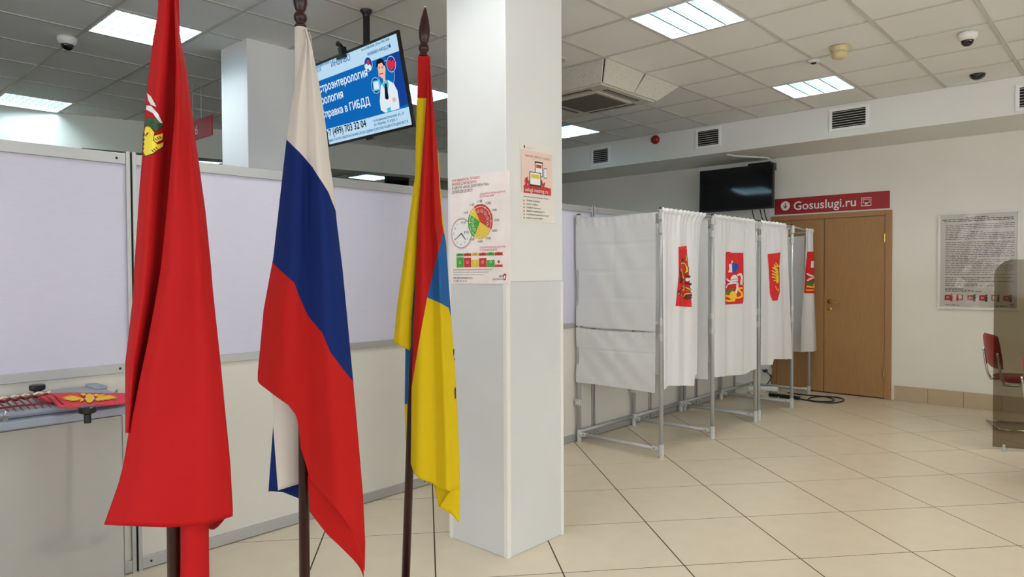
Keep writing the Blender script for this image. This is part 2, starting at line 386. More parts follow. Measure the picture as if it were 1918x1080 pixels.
uvp(mb, PS, [(cu - .027, cv - .004), (cu, cv - .033), (cu + .027, cv - .004), (cu + .018, cv + .004), (cu, cv - .016), (cu - .018, cv + .004)], .0016)
mb.build('arrow_mark', sg)
mb = MB(M_print_w); cu, cv = PS.px(1622.5, 377.5)
def ring(mb, pl, cu, cv, a, b, t, h=.001):
    for u0, u1, v0, v1 in ((-a, a, b - t, b), (-a, a, -b, -b + t), (-a, -a + t, -b, b), (a - t, a, -b, b)): uvp(mb, pl, [(cu + u0, cv + v0), (cu + u1, cv + v0), (cu + u1, cv + v1), (cu + u0, cv + v1)], h)
ring(mb, PS, cu, cv, .053, .048, .007); ring(mb, PS, cu, cv + .008, .034, .022, .006); uvp(mb, PS, [(cu - .02, cv - .03), (cu + .02, cv - .03), (cu + .006, cv - .014), (cu - .006, cv - .014)])
mb.build('screen_mark', sg)

# ------------------------------------------------------------ framed notice on the back wall
no = thing('notice_poster', (-1.3, WY, 1.53), 'white framed notice of close printed lines under wrinkled film on the wall', 'poster')
mb = MB(M_white)
X0, X1, Z0, Z1 = -1.662, -.948, 1.022, 2.036; t = .026
for a, b in (((X0, Z1 - t), (X1, Z1)), ((X0, Z0), (X1, Z0 + t)), ((X0, Z0 + t), (X0 + t, Z1 - t)), ((X1 - t, Z0 + t), (X1, Z1 - t))): mb.box((a[0], WY - .02, a[1]), (b[0], WY - .001, b[1]))
mb.build('frame', no, bevel=.004)
MB(M_paper).box((X0 + t, WY - .008, Z0 + t), (X1 - t, WY - .001, Z1 - t)).build('paper_sheet', no)
PN = Plane((0, WY - .008, 0), (1, 0, 0), (0, 0, 1)); mb = MB(M_ink)
def words(mb, pl, u0, u1, v, h, hh=.0006):
    u = u0
    while u < u1 - .01:
        wl = min(random.uniform(.015, .055), u1 - u); uvp(mb, pl, [(u, v), (u + wl, v), (u + wl, v + h), (u, v + h)], hh); u += wl + .008
v = 1.975
for k, (a, b) in enumerate(((.35, .62), (.06, .92), (.08, .92))): words(mb, PN, X0 + .714 * a, X0 + .714 * b, v, .007); v -= .018
v -= .02
for k in range(34):
    if v < 1.31: break
    e = .93 if random.random() < .75 else random.uniform(.4, .8); words(mb, PN, X0 + .07, X0 + .714 * e, v, .0048); v -= .0185 if random.random() < .85 else .034
for v, e in ((1.285, .5), (1.268, .7), (1.235, .35), (1.222, .45), (1.208, .55)): words(mb, PN, X0 + .07, X0 + .714 * e, v, .006)
words(mb, PN, X0 + .07, X0 + .2, 1.065, .005); words(mb, PN, X1 - .2, X1 - .09, 1.062, .010)
mb.build('printed_lines', no)['kind'] = 'stuff'
mb = MB(M_pred); pk = mat('print_pink', (222, 150, 150), .6)
for k in range(6):
    cu = X0 + .10 + k * .102; cv = 1.15
    mb.use(M_pred)
    if k in (1, 4): ring(mb, PN, cu, cv, .03, .028, .008)
    else: uvp(mb, PN, [(cu - .035, cv - .03), (cu + .02, cv - .032), (cu + .025, cv + .025), (cu - .032, cv + .022)]); mb.use(pk); uvp(mb, PN, [(cu - .022, cv - .014), (cu + .008, cv - .016), (cu + .01, cv + .01), (cu - .02, cv + .01)], .0011)
    mb.use(M_ink if k > 1 else M_pred); mx = cu + (.028 if k != 1 else -.02)
    uvp(mb, PN, [(mx - .010, cv - .042), (mx + .008, cv - .042), (mx + .012, cv + .012), (mx - .008, cv + .012)], .0014); uvp(mb, PN, disc(PN, mx + .002, cv + .024, .009, 10), .0014)
mb.use(M_ink); uvp(mb, PN, disc(PN, X1 - .065, 1.075, .017, 14)); mb.use(M_paper); uvp(mb, PN, disc(PN, X1 - .065, 1.075, .010, 12), .0014)
mb.build('printed_icons', no)
fm = glassy('clear_film', (252, 252, 252), .98, .08, (225, 225, 225), .10)
def film(a, b):
    x = X0 + t + (X1 - X0 - 2 * t) * a; z = Z0 + t + (Z1 - Z0 - 2 * t) * b
    d = .004 * math.sin(9 * a + 7 * b) + .003 * math.sin(21 * a - 13 * b + 1) + .002 * math.sin(33 * b + 14 * a * b)
    return (x, WY - .0145 - .45 * d * math.sin(PI * a) * math.sin(PI * b) ** .5 - .0005, z)
MB(fm).grid(film, 40, 50).build('film', no, True)

# ------------------------------------------------------------ partition of aluminium rails, lilac sheets and cream boards
pt = thing('partition_screen', (PX, 3, 0), 'long office partition of lilac upper sheets and cream lower boards in aluminium rails', 'partition')
PY = [-.66, .27, 1.205, 2.125, 3.055, 3.985, 4.915, 5.845, 6.775, 7.70]
for y in PY:
    mb = MB(M_alu); mb.box((PX - .022, y - .022, 0), (PX + .022, y - .005, 2.005)); mb.box((PX - .022, y + .005, 0), (PX + .022, y + .022, 2.005)); mb.use(M_dark); mb.box((PX - .015, y - .006, .001), (PX + .013, y + .006, 2.0)); mb.build('post', pt)
for a, b in zip(PY, PY[1:]):
    a += .022; b -= .022
    for nm, z0, z1 in (('top_rail', 1.945, 1.995), ('mid_rail', .962, 1.004), ('bottom_rail', .004, .062)):
        q = MB(M_alu).box((PX - .02, a, z0), (PX + .02, b, z1)).build(nm, pt, bevel=.002)
        for yy in (a + .04, b - .04): MB(M_dark).lathe([(.006, 0), (.004, .0015)], (PX + .02, yy, (z0 + z1) / 2), 8, (1, 0, 0)).build('screw', q)
    MB(M_lilac).box((PX - .006, a, 1.004), (PX + .006, b, 1.945)).build('upper_sheet', pt)
    MB(M_cream).box((PX - .008, a, .062), (PX + .008, b, .962)).build('lower_board', pt)

# ------------------------------------------------------------ columns
QX0, QX1, QY0, QY1 = -2.765, -2.338, 2.50, 2.945
pr = thing('pillar', (-2.55, 2.72, 0), 'square white painted pillar bearing two posters, behind the yellow flag', 'pillar')
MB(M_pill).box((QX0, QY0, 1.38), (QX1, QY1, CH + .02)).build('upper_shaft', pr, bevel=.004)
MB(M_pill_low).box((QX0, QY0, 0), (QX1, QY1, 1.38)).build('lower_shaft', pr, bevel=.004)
mb = MB(M_white)
for x, y in ((QX0, QY0), (QX1, QY0), (QX1, QY1)):
    sx = .022 if x == QX0 else -.022; s2 = .022 if y == QY0 else -.022
    mb.box((x, y, .001), (x + sx, y - .003 * (1 if s2 > 0 else -1), 1.378)); mb.box((x, y, .001), (x + .003 * (1 if x == QX1 else -1), y + s2, 1.378))
mb.build('corner_bead', pr)
p2 = thing('pillar', (-5.09, 2.66, 0), 'plain bluish white square pillar rising behind the lilac partition', 'pillar')
MB(M_pill).box((-5.30, 2.45, 0), (-4.88, 2.87, CH + .02)).build('shaft', p2, bevel=.004)

# poster on the pillar's left face
po = thing('timetable_poster', (-2.55, QY0, 1.6), 'pale pink pillar poster with a red, yellow and green wheel and a clock', 'poster')
P1 = Plane((0, QY0 - .0022, 0), (1, 0, 0), (0, 0, 1))
a_ = P1.px(843, 333); b_ = P1.px(956, 533); U0, U1, V1, V0 = a_[0], b_[0], P1.px(900, 326)[1], P1.px(900, 531)[1]
M_pink = mat('poster_pink', (242, 231, 226), .45, noise=.07, nscale=9, detail=3)
MB(M_pink).box((U0, QY0 - .0022, V0), (U1, QY0 - .0002, V1)).build('paper_sheet', po)
mb = MB(M_pred); g_ = mat('print_green', (70, 160, 50), .6); yl = mat('print_yellow', (226, 196, 60), .6); rd = mat('print_brick', (190, 50, 40), .6); M_grey = mat('print_grey', (150, 140, 138), .6); pb = mat('print_blush', (232, 196, 186), .6)
cu, cv = P1.px(899.5, 415); R_ = (P1.px(899, 382)[1] - P1.px(899, 448)[1]) / 2
for k in range(12):
    c_ = rd if k in (11, 0, 1, 2, 3) else (yl if k in (4, 5, 6, 10) else g_)
    a0 = PI / 2 - k * PI / 6 - .012; a1 = a0 - PI / 6 + .024
    mb.use(c_); uvp(mb, P1, [(cu, cv)] + disc(P1, cu, cv, R_ * .84, 6, a1, a0), .001)
    o_ = disc(P1, cu, cv, R_, 6, a1, a0); i_ = disc(P1, cu, cv, R_ * .88, 6, a1, a0)[::-1]; uvp(mb, P1, o_ + i_, .001)
    if c_ != yl:
        mb.use(M_print_w); am = (a0 + a1) / 2; su, sv = cu + R_ * .62 * math.cos(am), cv + R_ * .62 * math.sin(am)
        uvp(mb, P1, disc(P1, su, sv, .0085, 12), .0014); mb.use(c_); uvp(mb, P1, disc(P1, su, sv, .0065, 12), .0017); mb.use(M_print_w); uvp(mb, P1, [(su - .003, sv - .001), (su + .003, sv - .001), (su + .002, sv - .003), (su - .002, sv - .003)], .002)
mb.build('wheel_chart', po)
mb = MB(M_ink)
for k, s_ in enumerate(('12:00', '13:00', '14:00', '15:00', '16:00', '17:00', '18:00', '19:00', '8:00', '9:00', '10:00', '11:00')):
    an = PI / 2 - k * PI / 6; tx, ty = cu + (R_ + .028) * math.cos(an) - .018, cv + (R_ + .013) * math.sin(an) - .004
    text(mb, P1, s_, tx, ty, width=.034)
text_px(mb, P1, 'В ЦЕНТР «МОИ ДОКУМЕНТЫ»', 847, 355, 916); text_px(mb, P1, 'ДОМОДЕДОВО?', 847, 362.5, 885)
for y, e in ((506, 922), (510.5, 915), (515, 905)): text_px(mb, P1, 'Вы можете записаться на удобное для вас время и получить услуги', 849, y, e)
text_px(mb, P1, 'mfc.domodedovo.ru', 849, 522, 885); text_px(mb, P1, '+7 (496) 792 42 42', 849, 527.5, 875); text_px(mb, P1, 'мои', 935, 519, 944); text_px(mb, P1, 'документы', 923, 524, 943)
mb.build('lettering', po)
mb = MB(rd); text_px(mb, P1, 'КАК ВЫБРАТЬ ЛУЧШЕЕ', 847, 341, 899); text_px(mb, P1, 'ВРЕМЯ ДЛЯ ВИЗИТА', 847, 348, 893)
text_px(mb, P1, 'СРЕДНЯЯ ЗАГРУЗКА ЦЕНТРОВ', 899, 365, 947); text_px(mb, P1, 'В ТЕЧЕНИЕ ДНЯ', 899, 370, 925); text_px(mb, P1, 'СРЕДНЯЯ ЗАГРУЗКА ЦЕНТРОВ', 899, 465, 947); text_px(mb, P1, 'В ТЕЧЕНИЕ НЕДЕЛИ', 899, 470, 931)
du, dv = P1.px(945.5, 518.5); uvp(mb, P1, [(du - .012, dv + .01), (du, dv + .018), (du + .012, dv + .012), (du + .008, dv - .012), (du - .006, dv - .018)])
mb.use(M_pink); uvp(mb, P1, [(du - .006, dv + .006), (du + .006, dv + .008), (du + .004, dv - .007), (du - .003, dv - .009)], .0014)
mb.build('red_lettering', po)
mb = MB(g_)
cols = (g_, rd, yl, rd, g_, rd); tops = (1, .93, .72, .86, .66, .22)
x0, z1 = P1.px(855, 475); x1, z0 = P1.px(942, 499.5); cw = (x1 - x0) / 6; hh = z1 - z0
for k in range(6):
    mb.use(cols[k]); uvp(mb, P1, [(x0 + cw * k + .001, z1 - hh * .2), (x0 + cw * (k + 1) - .001, z1 - hh * .2), (x0 + cw * (k + 1) - .001, z1), (x0 + cw * k + .001, z1)])
    zt = z0 + hh * .74 * tops[k]; uvp(mb, P1, [(x0 + cw * k + .001, z0), (x0 + cw * (k + 1) - .001, z0), (x0 + cw * (k + 1) - .001, zt), (x0 + cw * k + .001, zt)])
    mb.use(M_print_w if zt > z0 + .02 else M_grey); uvp(mb, P1, disc(P1, x0 + cw * (k + .5), z0 + hh * .36, .008, 12), .0012); mb.use(cols[k]); uvp(mb, P1, disc(P1, x0 + cw * (k + .5), z0 + hh * .36, .006, 12), .0015)
    mb.use(M_ink); text(mb, P1, ('ПН', 'ВТ', 'СР', 'ЧТ', 'ПТ', 'СБ')[k], x0 + cw * k + cw * .3, z1 - hh * .15, width=cw * .4)
mb.build('bar_chart', po)
mb = MB(pb); ku, kv = P1.px(864.5, 437); rr = (P1.px(864, 405)[1] - P1.px(864, 469)[1]) / 2; kr = min(rr, ku - U0 - .003)
uvp(mb, P1, disc(P1, ku, kv, kr, 32), .0004)
mb.use(M_grey); uvp(mb, P1, disc(P1, ku, kv, kr * .93, 32), .0006); mb.use(M_print_w); uvp(mb, P1, disc(P1, ku, kv, kr * .88, 32), .0008)
mb.use(M_grey)
for n_ in range(12):
    an = PI / 2 - (n_ + 1) * PI / 6; text(mb, P1, str(n_ + 1), ku + kr * .68 * math.cos(an) - .008, kv + kr * .68 * math.sin(an) - .007, size=.02, h=.001)
mb.use(M_ink)
def hand(mb, an, L, wd):
    d = (math.cos(an), math.sin(an)); q = (-d[1] * wd, d[0] * wd); uvp(mb, P1, [(ku - q[0], kv - q[1]), (ku + d[0] * L - q[0] * .5, kv + d[1] * L - q[1] * .5), (ku + d[0] * L + q[0] * .5, kv + d[1] * L + q[1] * .5), (ku + q[0], kv + q[1])], .0013)
hand(mb, math.radians(213), kr * .72, .003); hand(mb, math.radians(-48), kr * .55, .004)
mb.build('clock_picture', po)
# poster on the pillar's right face
pq = thing('service_poster', (QX1, 2.7, 1.8), 'white and salmon poster with drawn screens and a red banner on the pillar', 'poster')
P2 = Plane((QX1 + .0022, 0, 0), (0, 1, 0), (0, 0, 1))
A = P2.px(974, 262); B = P2.px(1036, 418); Ca = P2.px(976, 413); Cb = P2.px(1034, 275)
U0, U1, V0, V1 = A[0], P2.px(1037, 345)[0], Ca[1], A[1]
def sheet(a, b): return (QX1 + .0012 + (.012 * max(0, (a - .8) / .2) ** 2 * max(0, (.12 - b) / .12)), U0 + (U1 - U0) * a, V0 + (V1 - V0) * b)
MB(M_paper).grid(sheet, 12, 20).build('paper_sheet', pq, True)
salm = mat('print_salmon', (234, 206, 194), .6); mb = MB(salm)
def L2(fu, fv): return (U0 + (U1 - U0) * fu, V1 - (V1 - V0) * fv)
def q2(mb, a, b, c, d, h=.0008): uvp(mb, P2, [L2(a, d), L2(c, d), L2(c, b), L2(a, b)], h)
q2(mb, .03, .11, .95, .63); mb.use(M_ink); q2(mb, .42, .23, .66, .42, .001); mb.use(M_print_w); q2(mb, .44, .25, .64, .41, .0013); mb.use(rd); q2(mb, .46, .27, .62, .31, .0016)
mb.use(M_ink); q2(mb, .26, .37, .60, .545, .0018); mb.use(M_print_w); q2(mb, .28, .38, .58, .53, .0021); mb.use(yl); q2(mb, .30, .40, .56, .45, .0024); mb.use(M_ink); q2(mb, .24, .545, .80, .56, .0018)
q2(mb, .69, .30, .79, .43, .001); mb.use(M_print_w); q2(mb, .70, .31, .78, .42, .0013); mb.use(rd)
for fu, fv, a in ((.16, .48, .9), (.22, .51, 1.9), (.16, .54, 1.3), (.62, .5, 1.6), (.68, .52, .9)):
    c_ = L2(fu, fv); uvp(mb, P2, [(c_[0] + .022 * math.cos(a) * k1 - .009 * math.sin(a) * k2, c_[1] + .022 * math.sin(a) * k1 + .009 * math.cos(a) * k2) for k1, k2 in ((-1, 0), (0, -1), (1, 0), (0, 1))], .0026)
q2(mb, .09, .63 - .08, .90, .645, .0009 + .0018)
for k in range(6): q2(mb, .09, .735 + k * .043, .115, .735 + k * .043 + .02)
mb.build('printed_artwork', pq)
mb = MB(M_print_w); c_ = L2(.12, .625); text(mb, P2, 'uslugi.mosreg.ru', c_[0], c_[1], width=(U1 - U0) * .68, h=.004); mb.build('banner_lettering', pq)
mb = MB(M_ink); c_ = L2(.15, .19); text(mb, P2, 'БЫСТРО · ПРОСТО · УДОБНО', c_[0], c_[1], width=(U1 - U0) * .74)
c_ = L2(.09, .70); text(mb, P2, 'Более 360 услуг для населения и бизнеса', c_[0], c_[1], width=(U1 - U0) * .74)
for k, (s_, wd) in enumerate((('Запись в школу', .40), ('Запись к врачу', .34), ('Справки и выписки', .42), ('Земля и недвижимость', .54), ('Социальная поддержка и льготы', .66), ('и другие услуги онлайн', .48))):
    c_ = L2(.17, .75 + k * .043); text(mb, P2, s_, c_[0], c_[1], width=(U1 - U0) * wd)
uvp(mb, P2, [L2(.10, .085), L2(.14, .085), L2(.13, .05), L2(.11, .05)]); c_ = L2(.17, .08); text(mb, P2, 'Правительство области', c_[0], c_[1], width=(U1 - U0) * .2)
mb.build('lettering', pq)

# ------------------------------------------------------------ ceiling lamps (recessed louvre fittings) in the rail grid
M_louv = mat('louvre', (84, 112, 120), .4); M_tray = mat('lamp_tray', (225, 238, 242), .4)
EM = {k: emitter('lamp_' + k, c, LAMP * g) for k, c, g in (('warm', WARM, 1.0), ('neutral', NEUT, 1.0), ('cool', COOL, 1.5), ('dim', COOL, .7))}
def make_lamp(em):
    r = thing('ceiling_lamp', (0, 0, 0), '', 'lamp'); s_ = .288
    mb = MB(M_tray)
    for a, b in (((-s_, -s_), (s_, -s_ + .012)), ((-s_, s_ - .012), (s_, s_)), ((-s_, -s_ + .012), (-s_ + .012, s_ - .012)), ((s_ - .012, -s_ + .012), (s_, s_ - .012))): mb.box((a[0], a[1], -.002), (b[0], b[1], .088))
    mb.box((-s_, -s_, .088), (s_, s_, .094)); mb.build('housing', r, local=True)
    for k in range(4):
        x = -.207 + k * .138
        MB(em).tube([(x, -.268, .052), (x, .268, .052)], .022, 8).build('tube', r, local=True)
    for k in range(3):
        x = -.138 + k * .138; mb = MB(M_louv); mb.prism([(x - .006, -.275, 0), (x + .006, -.275, 0), (x + .002, -.275, .04), (x - .002, -.275, .04)], (0, .55, 0)); mb.build('louvre_blade', r, local=True)
    mb = MB(M_louv)
    for k in range(9):
        y = -.22 + k * .055; mb.box((-.275, y - .0015, .002), (.275, y + .0015, .026))
    mb.build('cross_blades', r, local=True)['kind'] = 'stuff'; return r
LB = {(-2.638, 1.588): ('neutral', 'square louvre ceiling lamp above the front of the white pillar'),
      (-2.638, 4.029): ('warm', 'large glaring square ceiling lamp right of the white pillar'),
      (-2.638, 6.429): ('warm', 'square louvre ceiling lamp nearest the grille soffit, beside a small detector'),
      (-5.555, 1.588): ('cool', 'bright square ceiling lamp behind the top of the red flag'),
      (-5.555, 4.029): ('cool', 'ceiling lamp half hidden between the hanging screen and the yellow flag'),
      (-5.555, 6.429): ('cool', 'bright ceiling lamp below the air conditioner, cut by the pillar'),
      (-8.555, 1.588): ('dim', 'bluish louvre ceiling lamp by the far left bulkhead'),
      (-8.555, 4.029): None, (-8.555, 6.429): None,
      (.362, 1.588): ('warm', 'ceiling lamp right of the camera over the open tiled floor'),
      (.362, 4.029): ('warm', 'ceiling lamp over the open floor before the tinted screen'),
      (.362, 6.429): ('warm', 'ceiling lamp above the red chairs')}
protos = {}
for (lx, ly), val in LB.items():
    if val is None: continue
    k, lab = val
    if k not in protos: r = make_lamp(EM[k]); protos[k] = r
    else: r = copy_tree(protos[k])
    fx, fy = near(lx, XL), near(ly, YL); ex = XL[XL.index(fx) + 1]; ey = YL[YL.index(fy) + 1]
    r.location = ((fx + ex) / 2, (fy + ey) / 2, CH); r['label'] = lab; r['group'] = 'louvre lamps in the suspended ceiling'
for x, y, lab in ((-10.3, 7.45, 'far hall ceiling lamp left of the small hanging monitor'), (-12.2, 9.0 - .4, 'far hall ceiling lamp beside the pillar edge'), (-12.5, 4.5, 'far hall ceiling lamp hidden past the bulkhead'), (-10.6, 4.6, 'far hall ceiling lamp close behind the bulkhead'), (-13, 6.6, 'far hall ceiling lamp deep behind the small monitor'), (-15.4, 3, 'far hall ceiling lamp by the end wall')):  # the last three are hidden lamps added to brighten the dark hall
    r = copy_tree(protos['cool']); r.location = (x, y, CH + .004); r['label'] = lab; r['group'] = 'louvre lamps in the far hall'
# two more fittings of the same grid behind the camera
for x, y, lab in ((-2.34, -1.2, 'ceiling lamp behind the viewpoint, over the entrance side'), (.66, -1.2, 'ceiling lamp behind the viewpoint, towards the right wall'), (3.2, 2.6, 'ceiling lamp by the right wall'), (3.2, 6.2, 'ceiling lamp in the right corner')):
    r = copy_tree(protos['warm']); r.location = (x, y, CH - .002 - .1); r['label'] = lab; r['group'] = 'louvre lamps outside the view'

# ------------------------------------------------------------ ceiling fittings
def dome_cam(x, y, lab, aim):
    r = thing('security_camera', (x, y, CH), lab, 'camera', 'dome cameras on the ceiling')
    MB(M_white).lathe([(.062, 0), (.066, -.012), (.062, -.034), (.048, -.052), (.040, -.056)], (x, y, CH), 24).build('housing', r, True)
    MB(M_domeg).lathe([(.042, -.048), (.041, -.062), (.034, -.080), (.020, -.092), (.002, -.096)], (x, y, CH), 20).build('dome', r, True)
dome_cam(-5.797, 1.847 - .30, 'white dome camera on the ceiling near the red flag', 0)
dome_cam(-.994, 5.979, 'white dome camera on the ceiling at the beige end', 0)
r = thing('smoke_detector', (-1.775, 5.66, CH), 'yellowed cup shaped detector hanging from the ceiling boards', 'detector')
mb = MB(M_offw).lathe([(.070, .002), (.072, -.012), (.064, -.035), (.060, -.04)], (-1.775, 5.66, CH), 20); mb.build('base', r, True)
MB(M_offw).lathe([(.058, -.038), (.060, -.06), (.050, -.082), (.030, -.092), (.002, -.094)], (-1.775, 5.66, CH), 20).build('sensor_head', r, True)
r = thing('smoke_detector', (-2.04, 5.87, CH), 'small white disc detector on a ceiling rail above the louvre lamp', 'detector')
MB(M_white).lathe([(.05, .0), (.052, -.012), (.04, -.022)], (-2.04, 5.87, CH), 20).build('base', r, True)
MB(M_dark).lathe([(.022, -.018), (.022, -.027), (.012, -.03)], (-2.04, 5.87, CH), 14).build('sensor_head', r, True)
r = thing('ceiling_speaker', (-3.55, 4.40, CH), 'round grey speaker ring in the ceiling at the pillar edge', 'speaker')
MB(M_bar).lathe([(.085, .002), (.088, -.008), (.070, -.012)], (-3.55, 4.40, CH), 24).build('ring', r, True); MB(M_grey).lathe([(.069, -.006), (.069, -.010), (.002, -.010)], (-3.55, 4.40, CH), 24).build('grille', r, True)
r = tag(MB(M_domeg).lathe([(.062, .002), (.060, -.01), (.050, -.028), (.028, -.042), (.002, -.046)], (-1.135, 7.30, CH), 20).build('black_dome', smooth=True), 'small black dome on the ceiling right above the soffit edge', 'camera')
r = thing('fire_sounder', (-4.555, SY, 3.08), 'small round red fire sounder on the soffit between two grilles', 'alarm')
MB(mat('alarm_red', (150, 20, 24), .4)).lathe([(.052, 0), (.055, .02), (.048, .045), (.02, .055), (.001, .055)], (-4.555, SY, 3.08), 20, (0, -1, 0)).build('sounder_body', r, True)
# grilles
M_gfr = mat('grille_frame', (246, 246, 244), .45)
def grille(x0, x1, z0, z1, lab):
    r = thing('vent_grille', ((x0 + x1) / 2, SY, (z0 + z1) / 2), lab, 'vent', 'air grilles along the soffit'); t = .032
    mb = MB(M_gfr); y0 = SY - .012
    for a, b in (((x0, z1 - t), (x1, z1)), ((x0, z0), (x1, z0 + t)), ((x0, z0 + t), (x0 + t, z1 - t)), ((x1 - t, z0 + t), (x1, z1 - t))): mb.box((a[0], y0, a[1]), (b[0], SY - .0005, b[1]))
    mb.build('frame', r, bevel=.003); MB(M_dark).box((x0 + t, SY - .003, z0 + t), (x1 - t, SY - .0006, z1 - t)).build('duct_opening', r)
    n = 7; H_ = z1 - z0 - 2 * t; sl = None
    for k in range(n):
        zz = z0 + t + H_ * (k + .5) / n
        q = MB(M_bar).prism([(x0 + t, y0 + .001, zz - .003), (x0 + t, SY - .002, zz + .003), (x0 + t, SY - .002, zz + .005), (x0 + t, y0 + .001, zz)], (x1 - x0 - 2 * t, 0, 0)).build('slat', r)
for (xa, ya, xb, yb), lab in (((1108, 279, 1143, 305), 'leftmost white air grille on the soffit, nearest the pillar'), ((1303, 243, 1351, 273), 'white air grille on the soffit above the wall television'), ((1553, 201, 1628, 241), 'white air grille on the soffit above the maroon sign'), ((1902, 158, 1990, 198), 'white air grille cut by the right edge of the view')):
    A = ony(xa, (ya + 4), SY); B = ony(xb, yb - 4, SY)
    za = ony((xa + xb) / 2, (ya + yb) / 2, SY).z; grille(A.x, B.x, za - .12, za + .12, lab)

# ------------------------------------------------------------ cassette air conditioner with a skirt of cut ceiling boards
ac = thing('air_conditioner', (-3.7, 5.06, 2.95), 'ceiling cassette air conditioner in a skirt of cut ceiling boards', 'air conditioner')
AX0, AX1, AY0, AY1, AZ = -4.12, -3.29, 4.66, 5.48, 2.95
M_sk = mat('skirt_board', (206, 202, 190), .9, noise=.0, bump=.3, bscale=120)
nt = M_sk.node_tree; vor = nt.nodes.new('ShaderNodeTexVoronoi'); vor.inputs['Scale'].default_value = 55
cmp_ = nt.nodes.new('ShaderNodeMath'); cmp_.operation = 'LESS_THAN'; cmp_.inputs[1].default_value = .16; nt.links.new(vor.outputs['Distance'], cmp_.inputs[0])
mx = nt.nodes.new('ShaderNodeMix'); mx.data_type = 'RGBA'; mx.inputs[6].default_value = srgb((206, 202, 190)) + (1,); mx.inputs[7].default_value = srgb((90, 84, 74)) + (1,)
tco = nt.nodes.new('ShaderNodeTexCoord'); nt.links.new(tco.outputs['Object'], vor.inputs['Vector'])
nt.links.new(cmp_.outputs[0], mx.inputs[0]); nt.links.new(mx.outputs[2], nt.nodes['Principled BSDF'].inputs['Base Color'])
def skirt(pts, n): MB(M_sk).prism(pts, Vector(n) * .012).build('skirt_board', ac)
zt, zb = CH, AZ + .012
skirt([(-4.44, 4.655, zt), (-3.262, 4.655, zt), (-3.285, 4.655, zb), (-4.44, 4.655, zb)], (0, -1, 0))
skirt([(-3.255, 4.665, zt), (-3.255, 5.238, zt), (-3.285, 5.11, zb), (-3.285, 4.665, zb)], (1, 0, 0))
skirt([(-3.255, 5.262, zt), (-3.255, 5.829, zt), (-3.285, 5.49, zb), (-3.285, 5.115, zb)], (1, 0, 0))
skirt([(-4.44, 5.829, zt), (-3.262, 5.829, zt), (-3.29, 5.49, zb), (-4.44, 5.49, zb)], (0, .2, 0))
skirt([(-4.45, 4.66, zt), (-4.45, 5.82, zt), (-4.45, 5.48, zb), (-4.45, 4.66, zb)], (-1, 0, 0))
MB(M_dark).box((-4.43, 4.67, AZ + .03), (-3.30, 5.47, CH - .01)).build('unit_body', ac)
mb = MB(mat('ac_plastic', (206, 200, 184), .45)); mb.box((AX0 - .3, AY0, AZ), (AX1, AY1, AZ + .025)); pnl = mb.build('panel', ac, bevel=.008)
cxx, cyy = (AX0 + AX1) / 2, (AY0 + AY1) / 2
mb = MB(mat('ac_plastic', (206, 200, 184))); mb.box((cxx - .27, cyy - .27, AZ - .010), (cxx + .27, cyy + .27, AZ + .001)); gr = mb.build('grille_frame', ac, bevel=.004)
mb = MB(mat('ac_mesh', (98, 92, 80), .7)); mb.box((cxx - .235, cyy - .235, AZ - .0125), (cxx + .235, cyy + .235, AZ - .009))
mb.build('intake_grille', ac)
for k in range(4):
    a = k * PI / 2; c_, s_ = round(math.cos(a)), round(math.sin(a)); X_, Y_ = cxx + c_ * .335, cyy + s_ * .335
    hx_, hy_ = (.022, .25) if c_ else (.25, .022)
    q = MB(M_dark).box((X_ - hx_, Y_ - hy_, AZ - .002), (X_ + hx_, Y_ + hy_, AZ + .002)).build('air_outlet', ac)
    hx_, hy_ = (hx_ - .012, hy_ - .01) if c_ else (hx_ - .01, hy_ - .012)
    MB(M_grey).box((X_ - hx_, Y_ - hy_, AZ - .006), (X_ + hx_, Y_ + hy_, AZ - .002)).build('flap', q)

# ------------------------------------------------------------ television on the back wall
tv = thing('wall_television', (-3.79, 8.22, 2.44), 'switched-off black television mounted high beside the maroon sign', 'television')
TL, TR, BR, BL = (ony(1310, 321.5, 8.19), ony(1448.5, 304, 8.19), ony(1448.5, 394, 8.19), ony(1310, 394.5, 8.19))
tx0, tx1, tz0, tz1 = TL.x, TR.x, (BR.z + BL.z) / 2, (TL.z + TR.z) / 2
def tilt(p): return (p[0], p[1] + .034 * (p[2] - 2.44) , p[2])
mb = MB(M_black).box((tx0, 8.19, tz0), (tx1, 8.235, tz1)); mb.v = [tilt(p) for p in mb.v]; mb.build('casing', tv, bevel=.004)
mb = MB(M_screen).box((tx0 + .016, 8.1885, tz0 + .022), (tx1 - .016, 8.191, tz1 - .016)); mb.v = [tilt(p) for p in mb.v]; mb.build('screen', tv)
mb = MB(M_black).prism([(-3.36, 8.20, 2.66), (-3.36, 8.42, 2.66), (-3.36, 8.42, 2.75), (-3.36, 8.24, 2.75)], (-.28, 0, 0)); mb.box((-4.0, 8.23, 2.32), (-3.55, 8.47, 2.58)); mb.build('wall_bracket', tv, bevel=.004)
MB(M_black).box((-3.9, 8.44, 2.25), (-3.6, 8.4995, 2.62)).build('wall_plate', tv)
for k, xx in enumerate((-3.62, -3.52, -3.47)):
    MB(M_cord).tube([(xx, 8.26, 2.3), (xx, 8.36, 2.1), (xx + .02, 8.47, 1.95), (xx + .01, 8.492, 1.6)], .006, 6).build('cable', tv, True)
r = thing('cable_duct', (-3.5, 8.1, 2.81), 'thin white cable cover under the soffit leading to the black television', 'cable cover')
MB(M_white).tube([(-3.68, 7.75, 2.812), (-3.66, 7.9, 2.810), (-3.42, 8.3, 2.806), (-3.40, 8.42, 2.76)], .012, 6).build('cable_cover', r)

